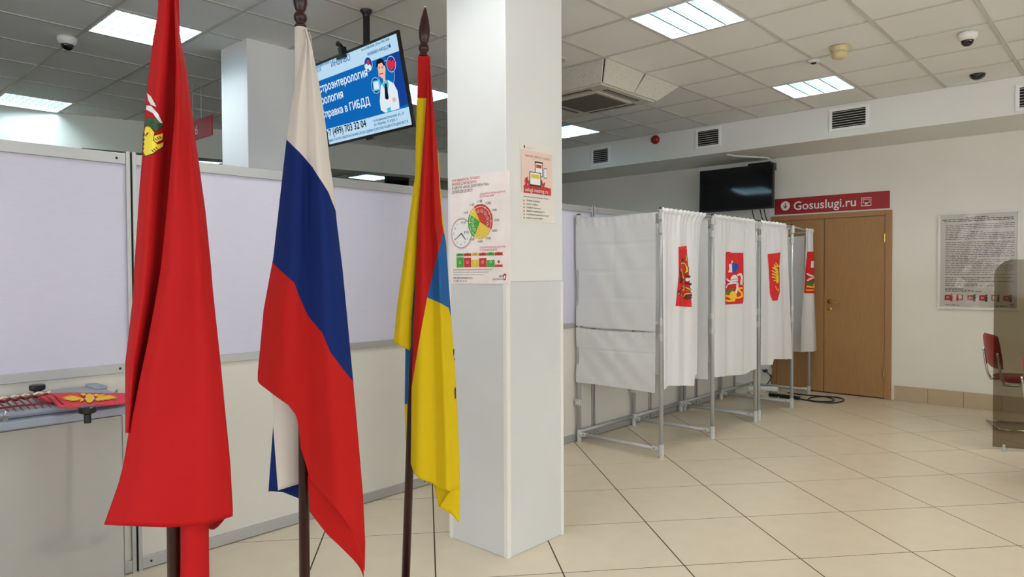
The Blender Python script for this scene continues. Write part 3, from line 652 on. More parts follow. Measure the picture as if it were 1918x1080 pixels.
# ------------------------------------------------------------ advertising screen hanging from the ceiling
hs = thing('hanging_screen', (-3.803, 2.733, CH), 'lit advertising screen with a cartoon doctor hanging from a black ceiling pole', 'screen')
C = Vector((-3.829, 2.697, 2.605)); yw, tl, rl, wd = -.047, .214, -.010, 1.013
r_ = Vector((math.cos(yw), math.sin(yw), 0)); n0 = Vector((math.sin(yw), -math.cos(yw), 0)); u_ = math.cos(tl) * Vector((0, 0, 1)) + math.sin(tl) * n0
rx = math.cos(rl) * r_ + math.sin(rl) * u_; ux = math.cos(rl) * u_ - math.sin(rl) * r_
HP = Plane(C, rx, ux); ht = wd * 9 / 16
def hbox(mb, u0, u1, v0, v1, h0, h1):
    mb.prism([HP.w(u0, v0, h0), HP.w(u1, v0, h0), HP.w(u1, v1, h0), HP.w(u0, v1, h0)], HP.n * (h1 - h0))
mb = MB(M_black); hbox(mb, -wd / 2, wd / 2, -ht / 2, ht / 2, -.014, -.002); hbox(mb, -wd / 2 + .12, wd / 2 - .12, -ht / 2 + .06, ht / 2 - .06, -.05, -.014)
t = .016
for a in ((-wd / 2, wd / 2, ht / 2 - t, ht / 2), (-wd / 2, wd / 2, -ht / 2, -ht / 2 + t), (-wd / 2, -wd / 2 + t, -ht / 2, ht / 2), (wd / 2 - t, wd / 2, -ht / 2, ht / 2)): hbox(mb, *a, -.002, .004)
hbox(mb, -.03, .03, -ht / 2 - .014, -ht / 2, -.02, 0)
mb.build('casing', hs)
mb = MB(M_black).tube([(-3.803, 2.733, CH), (-3.803, 2.733, 2.66)], .022, 14); mb.tube([(-3.803, 2.733, 2.9), (-3.803, 2.76, 2.60), (-3.82, 2.75, 2.5)], .02, 8); mb.lathe([(.040, 0), (.040, -.008), (.026, -.025), (.022, -.04)], (-3.803, 2.733, CH), 18); mb.build('ceiling_pole', hs, 'auto')
mb = MB(M_black); cu, cv = HP.px(643, 103); hbox(mb, cu - .05, cu + .04, cv - .022, cv - .002, .0, .025); hbox(mb, cu - .02, cu + .02, cv - .01, cv + .05, -.02, .02); mb.tube([HP.w(cu - .0, cv + .05, .0), HP.w(cu + .01, cv + .075, .03), HP.w(cu + .035, cv + .06, .05)], .014, 8); mb.build('clip_camera', hs)
def scr(n, c, s_=1.0): return emitter('screen_' + n, srgb(c), s_)
e_w, e_b, e_l, e_n, e_t, e_d, e_s, e_r, e_c = scr('pale', (190, 222, 244)), scr('blue', (16, 104, 184)), scr('white', (226, 238, 248)), scr('navy', (24, 66, 150)), scr('teal', (30, 110, 160)), scr('dark', (20, 24, 34)), scr('skin', (240, 190, 170)), scr('red', (216, 50, 70)), scr('cyan', (70, 200, 220))
mb = MB(e_w); a, b = wd / 2 - t, ht / 2 - t
uvp(mb, HP, [(-a, -b), (a, -b), (a, b), (-a, b)], 0)
vtop = HP.px(740, 98)[1]; vbot = HP.px(765, 200)[1]
mb.use(e_b); uvp(mb, HP, [(-a, vbot), (a, vbot), (a, vtop), (-a, vtop)], .0006)
mb.use(e_n); uvp(mb, HP, [(a - .24, vbot), (a, vbot + .02), (a, vtop), (a - .15, vtop), (a - .11, vbot + .2)], .0009)
mb.build('display', hs)
mb = MB(e_l)
def ht_(s_, x0, y0, x1, h=.003): text_px(mb, HP, s_, x0, y0, x1, h, bold=.022 if s_[0] in 'ГУС+' else .008)
ht_('Гастроэнтерология', 589, 177.5, 696); ht_('Урология', 597, 198, 647); ht_('Справка в ГИБДД', 605, 222, 699)
mb.use(e_t); ht_('ИНВИВО', 622, 126, 660); ht_('МЕДИЦИНСКИЙ', 587, 131, 620); ht_('ЦЕНТР', 590, 138, 604); ht_('инвиво-мед.рф', 690, 105, 736); ht_('пн-пт 8:00-20:00, сб-вс 9:00-18:00', 678, 96, 734)
ht_('1-я Коммунистическая ул., 31', 700, 229, 760); ht_('ул. Кирова, 15 корп. 1', 702, 236, 747); ht_('ИМЕЮТСЯ ПРОТИВОПОКАЗАНИЯ, НЕОБХОДИМА КОНСУЛЬТАЦИЯ СПЕЦИАЛИСТА', 617, 266, 772)
mb.use(e_d); ht_('+7 (499) 703 32 04', 613, 256, 691); mb.build('lettering', hs)
mb = MB(e_l)
def hp(pts, m, h): mb.use(m); pp(mb, HP, pts, h)
def hd(x, y, r, m, h): mb.use(m); u, v = HP.px(x, y); uvp(mb, HP, disc(HP, u, v, r, 22), h)
hd(724, 140, .085, e_w, .001); hd(724, 140, .082, e_b, .0011)
for x, y, rr_ in ((690, 120, .045), (733, 120, .048), (704, 160, .05)): hd(x, y, rr_, e_w, .0012); hd(x, y, rr_ - .004, e_n, .0015)
hd(687, 125, .018, e_l, .002); hd(693, 126, .018, e_l, .002); hd(690, 117, .016, e_r, .0022)
hp([(733, 133), (725, 122), (726, 113), (731, 112), (734, 116), (737, 111), (741, 113), (741, 123)], e_r, .002)
hp([(698, 152), (711, 149), (713, 168), (700, 171)], e_c, .002); hp([(700, 154), (709, 152), (711, 166), (702, 168)], e_l, .0024)
hp([(713, 170), (714, 160), (720, 152), (728, 150), (738, 156), (745, 170), (748, 190), (749, 203), (722, 211), (714, 206), (712, 190)], e_l, .0025)
hp([(716, 158), (722, 152), (727, 151), (729, 158), (727, 172), (720, 165)], e_c, .0028); hp([(721, 157), (725, 156), (729, 184), (726, 187), (722, 184)], e_d, .0032)
hp([(717, 140), (722, 140), (723, 153), (719, 155)], e_s, .0028); hp([(707, 122), (712, 114), (720, 116), (723, 130), (722, 143), (717, 147), (711, 142)], e_s, .003)
hp([(705, 124), (706, 113), (713, 109), (719, 112), (722, 122), (720, 124), (716, 117), (709, 120), (708, 128)], e_d, .0034)
for x, y in ((711, 127), (717, 126)): hd(x, y, .005, e_d, .0036)
hp([(711, 138), (719, 136), (719, 138), (711, 140)], e_r, .0036)
hp([(725, 203), (732, 200), (734, 207), (727, 210)], e_c, .0034); hp([(734, 184), (741, 182), (744, 188), (738, 192)], e_s, .0034)
mb.build('doctor_picture', hs)

# number sign and far monitor, both hung from the ceiling of the hall
r = thing('number_sign', (-6.1, 2.69, 2.72), 'small maroon board with a white figure hanging by the far pillar', 'sign')
sx0, sx1 = onx(325, 230, -6.1), -6.0
MB(M_sign).box((-6.42, 2.685, 2.636), (-6.0, 2.695, 2.812)).build('sign_board', r)
q = Plane((0, 2.685, 0), (1, 0, 0), (0, 0, 1)); mb = MB(M_print_w); u0, v0 = q.px(366, 252.5); text(mb, q, '6', u0, v0 - .0, size=.12); mb.build('lettering', r)
for x in (-6.40, -6.22): MB(M_alu).tube([(x, 2.69, 2.81), (x, 2.69, CH)], .003, 6).build('wire', r)
fm_ = thing('far_monitor', (-9.2, 6.6, 2.9), 'small black monitor hanging in the far hall beyond the partition', 'monitor')
A = dep(743, 343, 11.2); fr = Vector((cy, sy, 0)); hw = .196
def fbox(mb, u0, u1, z0, z1, d0, d1):
    nrm = Vector((sy, -cy, 0)); p = [A + fr * u0 + nrm * d0, A + fr * u1 + nrm * d0, A + fr * u1 + nrm * d1, A + fr * u0 + nrm * d1]
    mb.prism([(q.x, q.y, z0) for q in p], (0, 0, z1 - z0))
zt_ = dep(743, 326, 11.2).z
mb = MB(M_black); fbox(mb, -hw, hw, zt_ - .38, zt_, -.03, .0); mb.build('casing', fm_); mb = MB(M_screen); fbox(mb, -hw + .012, hw - .012, zt_ - .365, zt_ - .10, 0, .002); mb.build('screen', fm_)
mb = MB(M_black); fbox(mb, -.02, .02, zt_ - .1, CH, -.07, -.03); mb.build('ceiling_mount', fm_)

# ------------------------------------------------------------ voting booths: two tube frames of two bays each
FX, BX = -2.745, -3.53
def booth(y_list, lab, last=None):
    r = thing('voting_booth', ((-2.745 + BX) / 2, y_list[1], 0), lab, 'booth', 'tube framed voting booths along the partition')
    FX0 = FX = -2.745
    for y in y_list:
        FX = last if (last and y == y_list[-1]) else FX0
        MB(M_tube).tube([(FX, y, .0), (FX, y, 1.90)], .0165, 12).build('front_post', r, True)
        MB(M_tube).tube([(BX, y, .0), (BX, y, 1.90)], .0165, 12).build('rear_post', r, True)
        MB(M_tube).tube([(BX, y, .065), (FX, y, .065)], .0155, 12).build('side_rail', r, True)
        MB(M_tube).tube([(BX, y, 1.875), (FX, y, 1.875)], .010, 10).build('upper_side_rail', r, True)
        for x in (BX, FX):
            q = MB(M_fit); s_ = 1 if x == BX else -1
            q.tube([(x, y, 0), (x, y, .105)], .0205, 12); q.tube([(x + s_ * .015, y, .065), (x + s_ * .075, y, .065)], .019, 12); q.use(M_dark); q.lathe([(.005, 0), (.004, .002)], (x + s_ * .055, y - .0185, .07), 8, (0, -1, 0)); q.lathe([(.005, 0), (.004, .002)], (x + s_ * .055 , y + .0185, .07), 8, (0, 1, 0)); q.build('corner_fitting', r, 'auto')
            q = MB(M_fit); q.tube([(x, y, 1.83), (x, y, 1.905)], .023, 12); q.use(M_black); q.tube([(x, y, 1.905), (x, y, 1.918)], .017, 10); q.build('top_fitting', r, 'auto')
        for z_ in (.90, 1.02, 1.72):
            q = MB(M_fit); q.tube([(FX, y, z_), (FX, y, z_ + .055)], .0200, 12); q.box((FX - .028, y - .010, z_ + .01), (FX - .012, y + .010, z_ + .045)); q.build('clamp', r, 'auto')
        q = MB(M_fit).box((BX - .03, y - .028, .31), (BX + .022, y + .028, .36)); q.box((BX + .0, y - .05, .325), (BX + .014, y + .05, .345)); q.build('clamp', r)
    for a, b in zip(y_list, y_list[1:]):
        MB(M_tube).tube([(BX, a + .02, .085), (BX, b - .02, .085)], .0155, 12).build('rear_rail', r, True)
        MB(M_tube).tube([(BX, a + .02, 1.86), (BX, b - .02, 1.86)], .0125, 10).build('upper_rear_rail', r, True)
        MB(M_tube).tube([(FX0, a, 1.893), (last if (last and b == y_list[-1]) else FX0, b, 1.893)], .009, 10).build('curtain_rod', r, True)
        MB(M_white).box((BX + .02, a + .03, .965), (-3.22, b - .03, .985)).build('shelf', r, bevel=.002)
    return r
BYA, BYB = [4.665, 5.508, 6.385], [6.462, 7.296, 8.19]
booth(BYA, 'grey tube voting booth frame nearest the pillar, carrying the first two curtains')
booth(BYB, 'grey tube voting booth frame in front of the wooden door, carrying two gathered curtains', -2.885)
def side_cloth(y, z0, z1, lab, seed, x1=-2.785, hemslope=0.0, cf_=(.26, .5, .74)):
    rnd = random.Random(seed); ph = [rnd.uniform(0, 6) for _ in range(6)]
    cz = [z0 + (z1 - z0) * f for f in cf_]
    def fn(a, b):
        x = -3.545 + (x1 + 3.545) * a; z = z0 + hemslope * a + .006 * math.sin(3 * a + ph[3]) * (1 - b) + (z1 - z0 - hemslope * a - .012 * math.sin(PI * a) * b) * b
        d = .007 * math.sin(5 * a + 4 * b + ph[0]) * math.sin(PI * b) + .005 * math.sin(11 * a - 9 * b + ph[1]) * (1 - b) + .003 * math.sin(23 * (a + .6 * b) + ph[2]) * math.sin(PI * a)
        for c in cz: d += .004 * math.exp(-((z - c - .008 * a) / .006) ** 2)
        d += .003 * math.exp(-((a - .5) / .012) ** 2)
        if b > .93: d += .003 * math.sin(70 * a)
        return (x, y - .018 + d, z)
    o = MB(M_curt2).grid(fn, 48, 60).build('side_cloth', None, True)
    return tag(o, lab, 'cloth', 'side cloths of the voting booths')
side_cloth(4.665, .975, 1.885, 'translucent white side cloth at the near end of the booths, upper piece', 1)
side_cloth(4.662, .50, .965, 'translucent white side cloth at the near end of the booths, lower piece', 2, cf_=(.62,))
side_cloth(5.508 + .012, .50, 1.875, 'white side cloth between the first and second curtain', 3)
side_cloth(6.440, .50, 1.875, 'white side cloth between the second and third curtain', 4)
side_cloth(7.296 + .012, .50, 1.875, 'white side cloth between the third and fourth curtain', 5)
side_cloth(8.19 - .012, .50, 1.84, 'greyish side cloth at the far end, seen beside the last narrow curtain', 6, -2.93)

M_cvr = mat('print_scarlet', (206, 20, 26), .7); M_cblue = mat('print_blue', (30, 70, 160), .7); M_cgreen = mat('print_green_wing', (50, 120, 50), .7); M_cyel = mat('print_amber', (238, 190, 40), .7); M_csil = mat('print_silver', (225, 222, 222), .7); M_cink = mat('print_dark_edge', (80, 30, 20), .7)
CX = -2.728
def curtain(left, right, hem, folds, lab, emb_lab, art, seed, amp=.013, CX=-2.728):
    """left/right: (picture y, picture x) down each side edge, read off the plane of the curtain rod"""
    LZ = sorted([(onx(x, y, CX).z, onx(x, y, CX).y) for y, x in left]); RZ = sorted([(onx(x, y, CX).z, onx(x, y, CX).y) for y, x in right])
    HM = sorted([(onx(x, y, CX).y, onx(x, y, CX).z) for x, y in hem]); TZ = 1.915
    rnd = random.Random(seed); p1, p2 = rnd.uniform(0, 6), rnd.uniform(0, 6)
    def yz(s, z): l, r_ = interp(LZ, z), interp(RZ, z); return l + (r_ - l) * s
    def disp(s, z):
        t = (TZ - z) / 1.4; g = math.exp(-t * 9)
        d = amp * (1 - .75 * g) * math.sin(2 * PI * folds * s + p1 + .5 * t) + .003 * (1 - g) * math.sin(2 * PI * folds * 2.3 * s + p2 + t) + .006 * g * math.sin(2 * PI * folds * 4 * s)
        for c in (1.6, 1.32, 1.03, .75): d += .0025 * math.exp(-((z - c) / .005) ** 2)
        d += .012 * math.exp(-((z - 1.893) / .012) ** 2)
        return d
    def fn(s, b):
        y = yz(s, .6); zb = interp(HM, y); z = zb + (TZ - zb) * b
        return (CX + disp(s, z), yz(s, z), z + (.002 * math.sin(2 * PI * folds * 4 * s) if b > .99 else 0))
    o = thing('curtain', (CX, (LZ[0][1] + RZ[0][1]) / 2, .5), lab, 'curtain', 'white curtains of the voting booths')
    MB(M_curt).grid(fn, 90, 110).build('curtain_cloth', o, True)
    def surf(off):
        def f(x, y):
            q = onx(x, y, CX); l, r_ = interp(LZ, q.z), interp(RZ, q.z); s = min(1, max(0, (q.y - l) / (r_ - l)))
            return (CX + disp(s, q.z) + off, q.y, q.z)
        return f
    e = MB(M_cvr); conform(e, art[:1], surf(.0035), 2.2); [conform(e, [a_], surf(.0050 + .0003 * (k_ % 12)), 2.2) for k_, a_ in enumerate(art[1:])]
    eo = e.build('emblem', o, True); eo['label'] = emb_lab
def sc(pts, ox, oy, k): return [(ox + x / k, oy + y / k) for x, y in pts]
K = 6.75
def A1(p): return sc(p, 1240, 440, K)
def A3(p): return sc(p, 1400, 440, K)
def stroke(pts, wd):
    out = []
    for (x0, y0), (x1, y1) in zip(pts, pts[1:]):
        l = math.hypot(x1 - x0, y1 - y0); nx, ny = -(y1 - y0) / l * wd / 2, (x1 - x0) / l * wd / 2; ex, ey = (x1 - x0) / l * wd * .3, (y1 - y0) / l * wd * .3
        out.append([(x0 + nx - ex, y0 + ny - ey), (x1 + nx + ex, y1 + ny + ey), (x1 - nx + ex, y1 - ny + ey), (x0 - nx - ex, y0 - ny - ey)])
    return out
def blob(cx, cy_, rx, ry, n=12): return [(cx + rx * math.cos(2 * PI * k / n), cy_ + ry * math.sin(2 * PI * k / n)) for k in range(n)]
def layer(A, items):
    """items: (outline or stroke pieces, material)"""
    return [(A(p), m) for ps, m in items for p in ps]
GS = [([(218, 362), (262, 352), (300, 368), (322, 410), (322, 460), (296, 474)], 22), ([(210, 430), (236, 468), (246, 520), (268, 545)], 22), ([(236, 520), (205, 560)], 18), ([(240, 545), (205, 595)], 18), ([(250, 560), (228, 610)], 18), ([(206, 470), (214, 520)], 14),
      ([(238, 650), (262, 640), (290, 660), (275, 700), (240, 690)], 16), ([(268, 655), (268, 690)], 12), ([(310, 660), (345, 690)], 16), ([(270, 775), (300, 745), (345, 735)], 18), ([(290, 795), (325, 765), (348, 760)], 16), ([(320, 805), (345, 785)], 16), ([(184, 706), (210, 735), (218, 768)], 14), ([(186, 742), (222, 712)], 12), ([(312, 255), (320, 300)], 14), ([(300, 320), (326, 310)], 12)]
art1 = layer(A1, [([[(190, 150), (325, 135), (357, 910), (165, 895), (190, 500)]], M_cvr)] + [(stroke(p, w_ + 9), M_cink) for p, w_ in GS] + [(stroke(p, w_ * .8), M_gold) for p, w_ in GS] +
        [([blob(248, 312, 22, 18)], M_cink), (stroke([(305, 505), (340, 525)], 22), M_cink), ([blob(322, 562, 18, 22)], M_csil), (stroke([(303, 605), (345, 620)], 26), M_cink)])
art2 = layer(A1, [([[(800, 212), (875, 212), (876, 224), (1012, 224), (1020, 720), (1018, 820), (1000, 865), (790, 878), (795, 600)]], M_cvr),
        ([[(888, 358), (925, 350), (962, 385), (945, 430), (908, 485), (890, 450)]], M_cblue), ([[(856, 372), (888, 358), (890, 470), (850, 472), (864, 420)]], M_csil), (stroke([(890, 325), (888, 350)], 10), M_csil),
        (stroke([(945, 505), (968, 492), (985, 525), (976, 620)], 24), M_csil),
        (stroke([(880, 590), (845, 572), (806, 552)], 22), M_csil), (stroke([(885, 610), (840, 622), (800, 662)], 20), M_csil), (stroke([(935, 610), (936, 670), (920, 728)], 22), M_csil), ([blob(912, 560, 36, 58)], M_csil), (stroke([(878, 562), (945, 552)], 5), M_cink), (stroke([(888, 590), (940, 584)], 5), M_cink),
        ([[(796, 735), (845, 685), (912, 672), (885, 715), (835, 752), (798, 745)]], M_cgreen), (stroke([(845, 690), (815, 740)], 4), M_cink),
        (stroke([(796, 768), (850, 772), (890, 800)], 26), M_cyel), (stroke([(794, 825), (860, 832), (905, 825)], 26), M_cyel), ([blob(895, 765, 34, 58)], M_cyel), (stroke([(905, 790), (950, 792), (985, 770), (988, 735), (955, 700), (958, 672), (985, 670)], 22), M_cyel)])
FW = [([(330, 375), (345, 420)], 16), ([(318, 410), (348, 450)], 16), ([(312, 450), (345, 485)], 16), ([(312, 490), (345, 515)], 16), ([(312, 530), (348, 545)], 16), ([(325, 575), (352, 570)], 16), ([(350, 605), (360, 580)], 16)]
art3 = layer(A3, [([[(270, 242), (398, 218), (385, 400), (390, 720), (365, 825), (315, 830), (295, 740), (285, 450)]], M_cvr), (stroke([(352, 430), (360, 500), (362, 590)], 40), M_cink), (stroke([(352, 430), (360, 500), (362, 590)], 30), M_gold)] + [(stroke(p, w_), M_gold) for p, w_ in FW] +
        [(stroke([(352, 500), (372, 505)], 4), M_cink), (stroke([(352, 530), (372, 535)], 4), M_cink), (stroke([(352, 560), (372, 562)], 4), M_cink), (stroke([(340, 350), (362, 375), (350, 400)], 10), M_gold), (stroke([(360, 400), (378, 390)], 18), M_gold), (stroke([(340, 645), (350, 685)], 9), M_gold), (stroke([(352, 690), (370, 680), (368, 712)], 10), M_gold)])
art4 = layer(A3, [([[(772, 210), (845, 208), (853, 735), (740, 735), (724, 715), (755, 400)]], M_cvr), ([[(815, 330), (845, 325), (843, 410), (815, 400)]], M_cblue), (stroke([(802, 335), (800, 405)], 24), M_csil),
        ([blob(832, 495, 20, 52)], M_csil), (stroke([(825, 530), (795, 520), (768, 490)], 16), M_csil), (stroke([(822, 540), (790, 545), (768, 575)], 14), M_csil), (stroke([(842, 530), (845, 590)], 16), M_csil), (stroke([(818, 490), (845, 480)], 5), M_cink),
        ([[(752, 612), (800, 572), (820, 600), (785, 635), (755, 630)]], M_cgreen), ([blob(815, 640, 18, 40)], M_cyel), (stroke([(765, 650), (800, 660), (845, 665)], 18), M_cyel), (stroke([(758, 695), (825, 695)], 16), M_cyel)])
curtain([(388, 1239), (550, 1240), (728, 1241)], [(400, 1322), (420, 1313), (550, 1310), (700, 1308), (728, 1308)], [(1241, 728), (1256, 722), (1299, 722), (1300.5, 708), (1308, 701)], 2.6, 'white booth curtain closest to the pillar with a gold eagle strip on red', 'folded red panel with gold eagle', art1, 1)
curtain([(403, 1337), (706, 1338)], [(408, 1414), (690, 1414)], [(1338, 706), (1400, 700), (1407, 694), (1414, 690)], 2.2, 'widest white booth curtain with a horseman over a yellow dragon on red', 'red panel with white horseman and yellow dragon', art2, 2)
curtain([(412, 1424), (683, 1423)], [(416, 1473), (440, 1475), (672, 1484)], [(1423, 683), (1447, 683), (1449, 672), (1484, 672)], 1.7, 'white booth curtain second from the door with a single gold eagle wing', 'narrow red panel with gold eagle wing', art3, 3)
curtain([(421, 1508), (500, 1504), (600, 1497), (657, 1496)], [(421, 1523), (470, 1525), (550, 1528), (656, 1533)], [(1496, 658), (1510, 659), (1533, 656)], 1.4, 'narrow gathered booth curtain hanging right before the wooden door', 'slim red panel with horseman', art4, 4, .022, -2.862)

# ------------------------------------------------------------ leads on the floor by the booths
PSz = .022
a = onz(1441, 738, .02); b = onz(1497, 745, .02)
r = thing('power_strip', a, 'black power strip on the floor beside the last booth post', 'power strip')
d = (b - a).normalized(); n = Vector((-d.y, d.x, 0)) * .028
MB(M_black).prism([a - n, b - n, b + n, a + n], (0, 0, .036)).build('strip_body', r, bevel=.006)
L_ = (b - a).length
for k in range(5):
    mb = MB(M_cord); c = a + d * (L_ * (k + .6) / 5.4) + Vector((0, 0, .036)); mb.lathe([(.017, 0), (.017, .0015), (.013, .002)], c, 14); mb.build('socket', r)
for o_ in r.children: o_.location.z -= .019
pts = [b + Vector((0, 0, -.008)), onz(1510, 749, .008), onz(1530, 752, .008), onz(1560, 754, .008), onz(1580, 750, .008), onz(1574, 745, .008), onz(1545, 742, .008), onz(1520, 744, .008), onz(1514, 748, .010), onz(1530, 751, .012), onz(1555, 751.5, .014), onz(1562, 748, .014), onz(1545, 742.5, .012), onz(1505, 739, .008), onz(1475, 735, .008)]
def smoothpts(pts, n=6):
    out = []; P_ = [pts[0]] + pts + [pts[-1]]
    for i in range(1, len(P_) - 2):
        for k in range(n):
            t = k / n; p0, p1, p2_, p3 = P_[i - 1], P_[i], P_[i + 1], P_[i + 2]
            out.append(.5 * (2 * p1 + (p2_ - p0) * t + (2 * p0 - 5 * p1 + 4 * p2_ - p3) * t * t + (3 * p1 - p0 - 3 * p2_ + p3) * t ** 3))
    return out + [pts[-1]]
tag(MB(M_cord).tube(smoothpts(pts), .0075, 6).build('power_cable', smooth=True), 'black cable coiled on the tiles before the wooden door', 'cable')
r = thing('power_adapter', onz(1435, 727, 0), 'white tubular adapter lying under the third curtain', 'adapter')
a = onz(1402, 726, .035); b = onz(1456, 729, .035)
MB(M_white).tube([a, b], .033, 14).build('adapter_body', r, 'auto'); MB(M_fit).tube([b, b + (b - a).normalized() * .012], .029, 14).build('end_cap', r, 'auto')
pts = [onz(1403, 690, .3), onz(1403, 700, .22), onz(1405, 716, .12), onz(1412, 727, .03), onz(1425, 733, .006), onz(1445, 732, .006), onz(1458, 735, .006), onz(1458, 744, .006), onz(1450, 750, .006), onz(1436, 747, .006), onz(1420, 738, .006), onz(1404, 736, .006), onz(1402, 732, .006), onz(1420, 731, .006)]
tag(MB(M_cordw).tube(smoothpts(pts), .0055, 6).build('white_cable', smooth=True), 'white cable looped on the floor under the third curtain', 'cable')
pts = [onx(1428, 692, -3.0), onx(1440, 700, -3.0), onx(1444, 708, -3.0), onz(1436, 720, .06), onz(1432, 724, .02), onz(1446, 722, .02), onz(1446, 728, .008), onz(1441, 738, .02)]
tag(MB(M_cord).tube(smoothpts(pts), .006, 6).build('plug_cable', smooth=True), 'black plug lead looping from the wall socket to the power strip', 'cable')
r = thing('wall_socket', (-3.54, 8.46, .3), 'white wall socket box low behind the last curtain', 'socket')
c = ony(1430, 694, 8.40); MB(M_white).box((c.x - .1, 8.44, c.z - .04), (c.x + .08, 8.4995, c.z + .04)).build('socket_box', r, bevel=.004); MB(M_black).tube([(c.x + .02, 8.44, c.z), (c.x + .02, 8.38, c.z)], .02, 10).build('plug', r)

# ------------------------------------------------------------ tinted screen and red chairs
g0 = Vector((-.904, 6.606, 0)); gd = Vector((.195, .063, 0)).normalized(); gn = Vector((-gd.y, gd.x, 0)) * .004
r = thing('tinted_screen', g0, 'tinted brown acrylic divider with a rounded corner in front of a red chair', 'screen')
gm = glassy('tinted_acrylic', (203, 196, 182), .96, .04, (70, 62, 48), .06)
ztop = 1.42 + .09
ou = [(0, .03)] + [(0, ztop - .13)] + [(.13 - .13 * math.cos(a), ztop - .13 + .13 * math.sin(a)) for a in [k * PI / 12 for k in range(1, 7)]] + [(1.5, ztop), (1.5, .03)]
MB(gm).prism([g0 + gd * u - gn + Vector((0, 0, v)) for u, v in ou], gn * 2).build('acrylic_sheet', r)
for u in (.075, 1.3):
    c = g0 + gd * u; mb = MB(M_alu); mb.lathe([(.020, 0), (.020, .004), (.009, .007), (.009, .026)], c, 14); mb.box((c.x - .009, c.y - .009, .024), (c.x + .009, c.y + .009, .052)); mb.build('foot_clamp', r)
def make_chair(loc, rz, lab):
    r = thing('red_chair', loc, lab, 'chair', 'red chairs with chrome cantilever frames', rz)
    for s_ in (-1, 1):
        y = .205 * s_; pts = [Vector(p) for p in ((0, y, .019), (.44, y, .019), (.475, y, .03), (.485, y, .07), (.475, y, .36), (.465, y, .41), (.42, y, .425), (.06, y, .415), (.02, y, .43), (.0, y, .48), (-.015, y, .56), (-.035, y, .70))]
        MB(M_chrome).tube(smoothpts(pts, 3), .0115, 8).build('side_frame', r, True, local=True)
    MB(M_chrome).tube([(0, -.205, .019), (0, .205, .019)], .0115, 8).build('rear_floor_bar', r, True, local=True)
    def pad(mb, w_, h_, th, f):
        N = 12
        def g(a, b, sgn):
            u, v = a * 2 - 1, b * 2 - 1; e = (1 - abs(u) ** 5) * (1 - abs(v) ** 5); k = 1 - .06 * abs(u * v) ** 3
            return f(u * w_ / 2 * k, v * h_ / 2 * k, sgn * th / 2 * max(0, e) ** .5)
        mb.grid(lambda a, b: g(a, b, 1), N, N); mb.grid(lambda a, b: g(1 - a, b, -1), N, N)
    mb = MB(M_seat); pad(mb, .44, .43, .06, lambda u, v, h: (.24 + u, v, .455 + h)); mb.build('seat', r, True, local=True)
    mb = MB(M_seat); pad(mb, .43, .31, .045, lambda u, v, h: (-.035 - .15 * v + h - .05 * (u / .215) ** 2 * -.6, u, .70 + v)); mb.build('backrest', r, True, local=True)
    return r
c1 = make_chair((-1.03, 7.59, 0), .39, 'red chair with chrome frame partly behind the tinted screen')
c2 = copy_tree(c1); c2.location = (-.525, 5.67, 0); c2.rotation_euler.z = .39; c2['label'] = 'red chair cut off by the edge of the view, before the tinted screen'

# ------------------------------------------------------------ ballot box with grey lid by the partition
LZ = .925
bxr = thing('ballot_box', (-3.1, .5, 0), 'translucent plastic ballot box with a grey moulded lid by the partition', 'ballot box')
M_box = glassy('frosted_plastic', (250, 250, 248), .50, .04, (228, 226, 220), .22)
XF, XB = -3.05, -3.50; Y1 = .985; Y0 = .0
mb = MB(M_box)
for a, b in (((XF - .004, Y0), (XF, Y1)), ((XB, Y0), (XB + .004, Y1)), ((XB, Y1 - .004), (XF, Y1)), ((XB, Y0), (XF, Y0 + .004))): mb.box((a[0], a[1], .003), (b[0], b[1], LZ - .07))
mb.box((XB, Y0, .0), (XF, Y1, .006)); mb.build('container', bxr)
yf = [(-.2, 0), (.52, 0), (.575, .034), (Y1 + .08, .034)]
x_f = -3.02; mb = MB(M_lid)
mb.box((XB - .02, Y0 - .06, LZ - .062), (x_f, Y1 + .06, LZ - .03)); mb.build('lid_rim', bxr, bevel=.006)
mb = MB(M_lid); mb.prism([(XB - .01, Y0 - .02, LZ - .03), (x_f - .045, Y0 - .02, LZ - .03), (x_f - .045, Y1 + .04, LZ - .03), (XB - .01, Y1 + .04, LZ - .03)], (0, 0, .03)); lidp = mb.build('lid_plate', bxr, bevel=.012)
mb = MB(M_lid); mb.prism([(x_f - .16, .12, LZ - .03), (x_f - .002, .12, LZ - .03), (x_f - .002, .52, LZ - .03), (x_f - .03, .565, LZ - .03), (x_f - .16, .60, LZ - .03)], (0, 0, .028)); mb.build('corner_boss', bxr, bevel=.01)
mb = MB(M_lid); mb.box((XB - .01, .98, LZ - .004), (XB + .14, 1.03, LZ + .012)); mb.build('rear_boss', bxr, bevel=.012)
def knob(px, py, h, lab=None):
    c = onz(px, py, h); q = MB(M_black).lathe([(.012, -.03), (.012, .0), (.020, .004), (.028, .008), (.030, .014), (.030, .026), (.026, .030), (.0, .031)], c, 20)
    q.build('lid_knob', bxr, 'auto')
knob(164, 776, LZ - .004); knob(70, 733, LZ + .004)
for px, py in ((8, 779), (218, 736)):
    c = onz(px, py, LZ + .004); q = MB(M_chrome); q.box((c.x - .014, c.y - .008, LZ - .01), (c.x + .014, c.y + .008, LZ + .006)); q.tube([(c.x - .012, c.y, LZ + .006), (c.x, c.y + .004, LZ + .018), (c.x + .012, c.y, LZ + .006)], .003, 6); q.build('lid_latch', bxr)
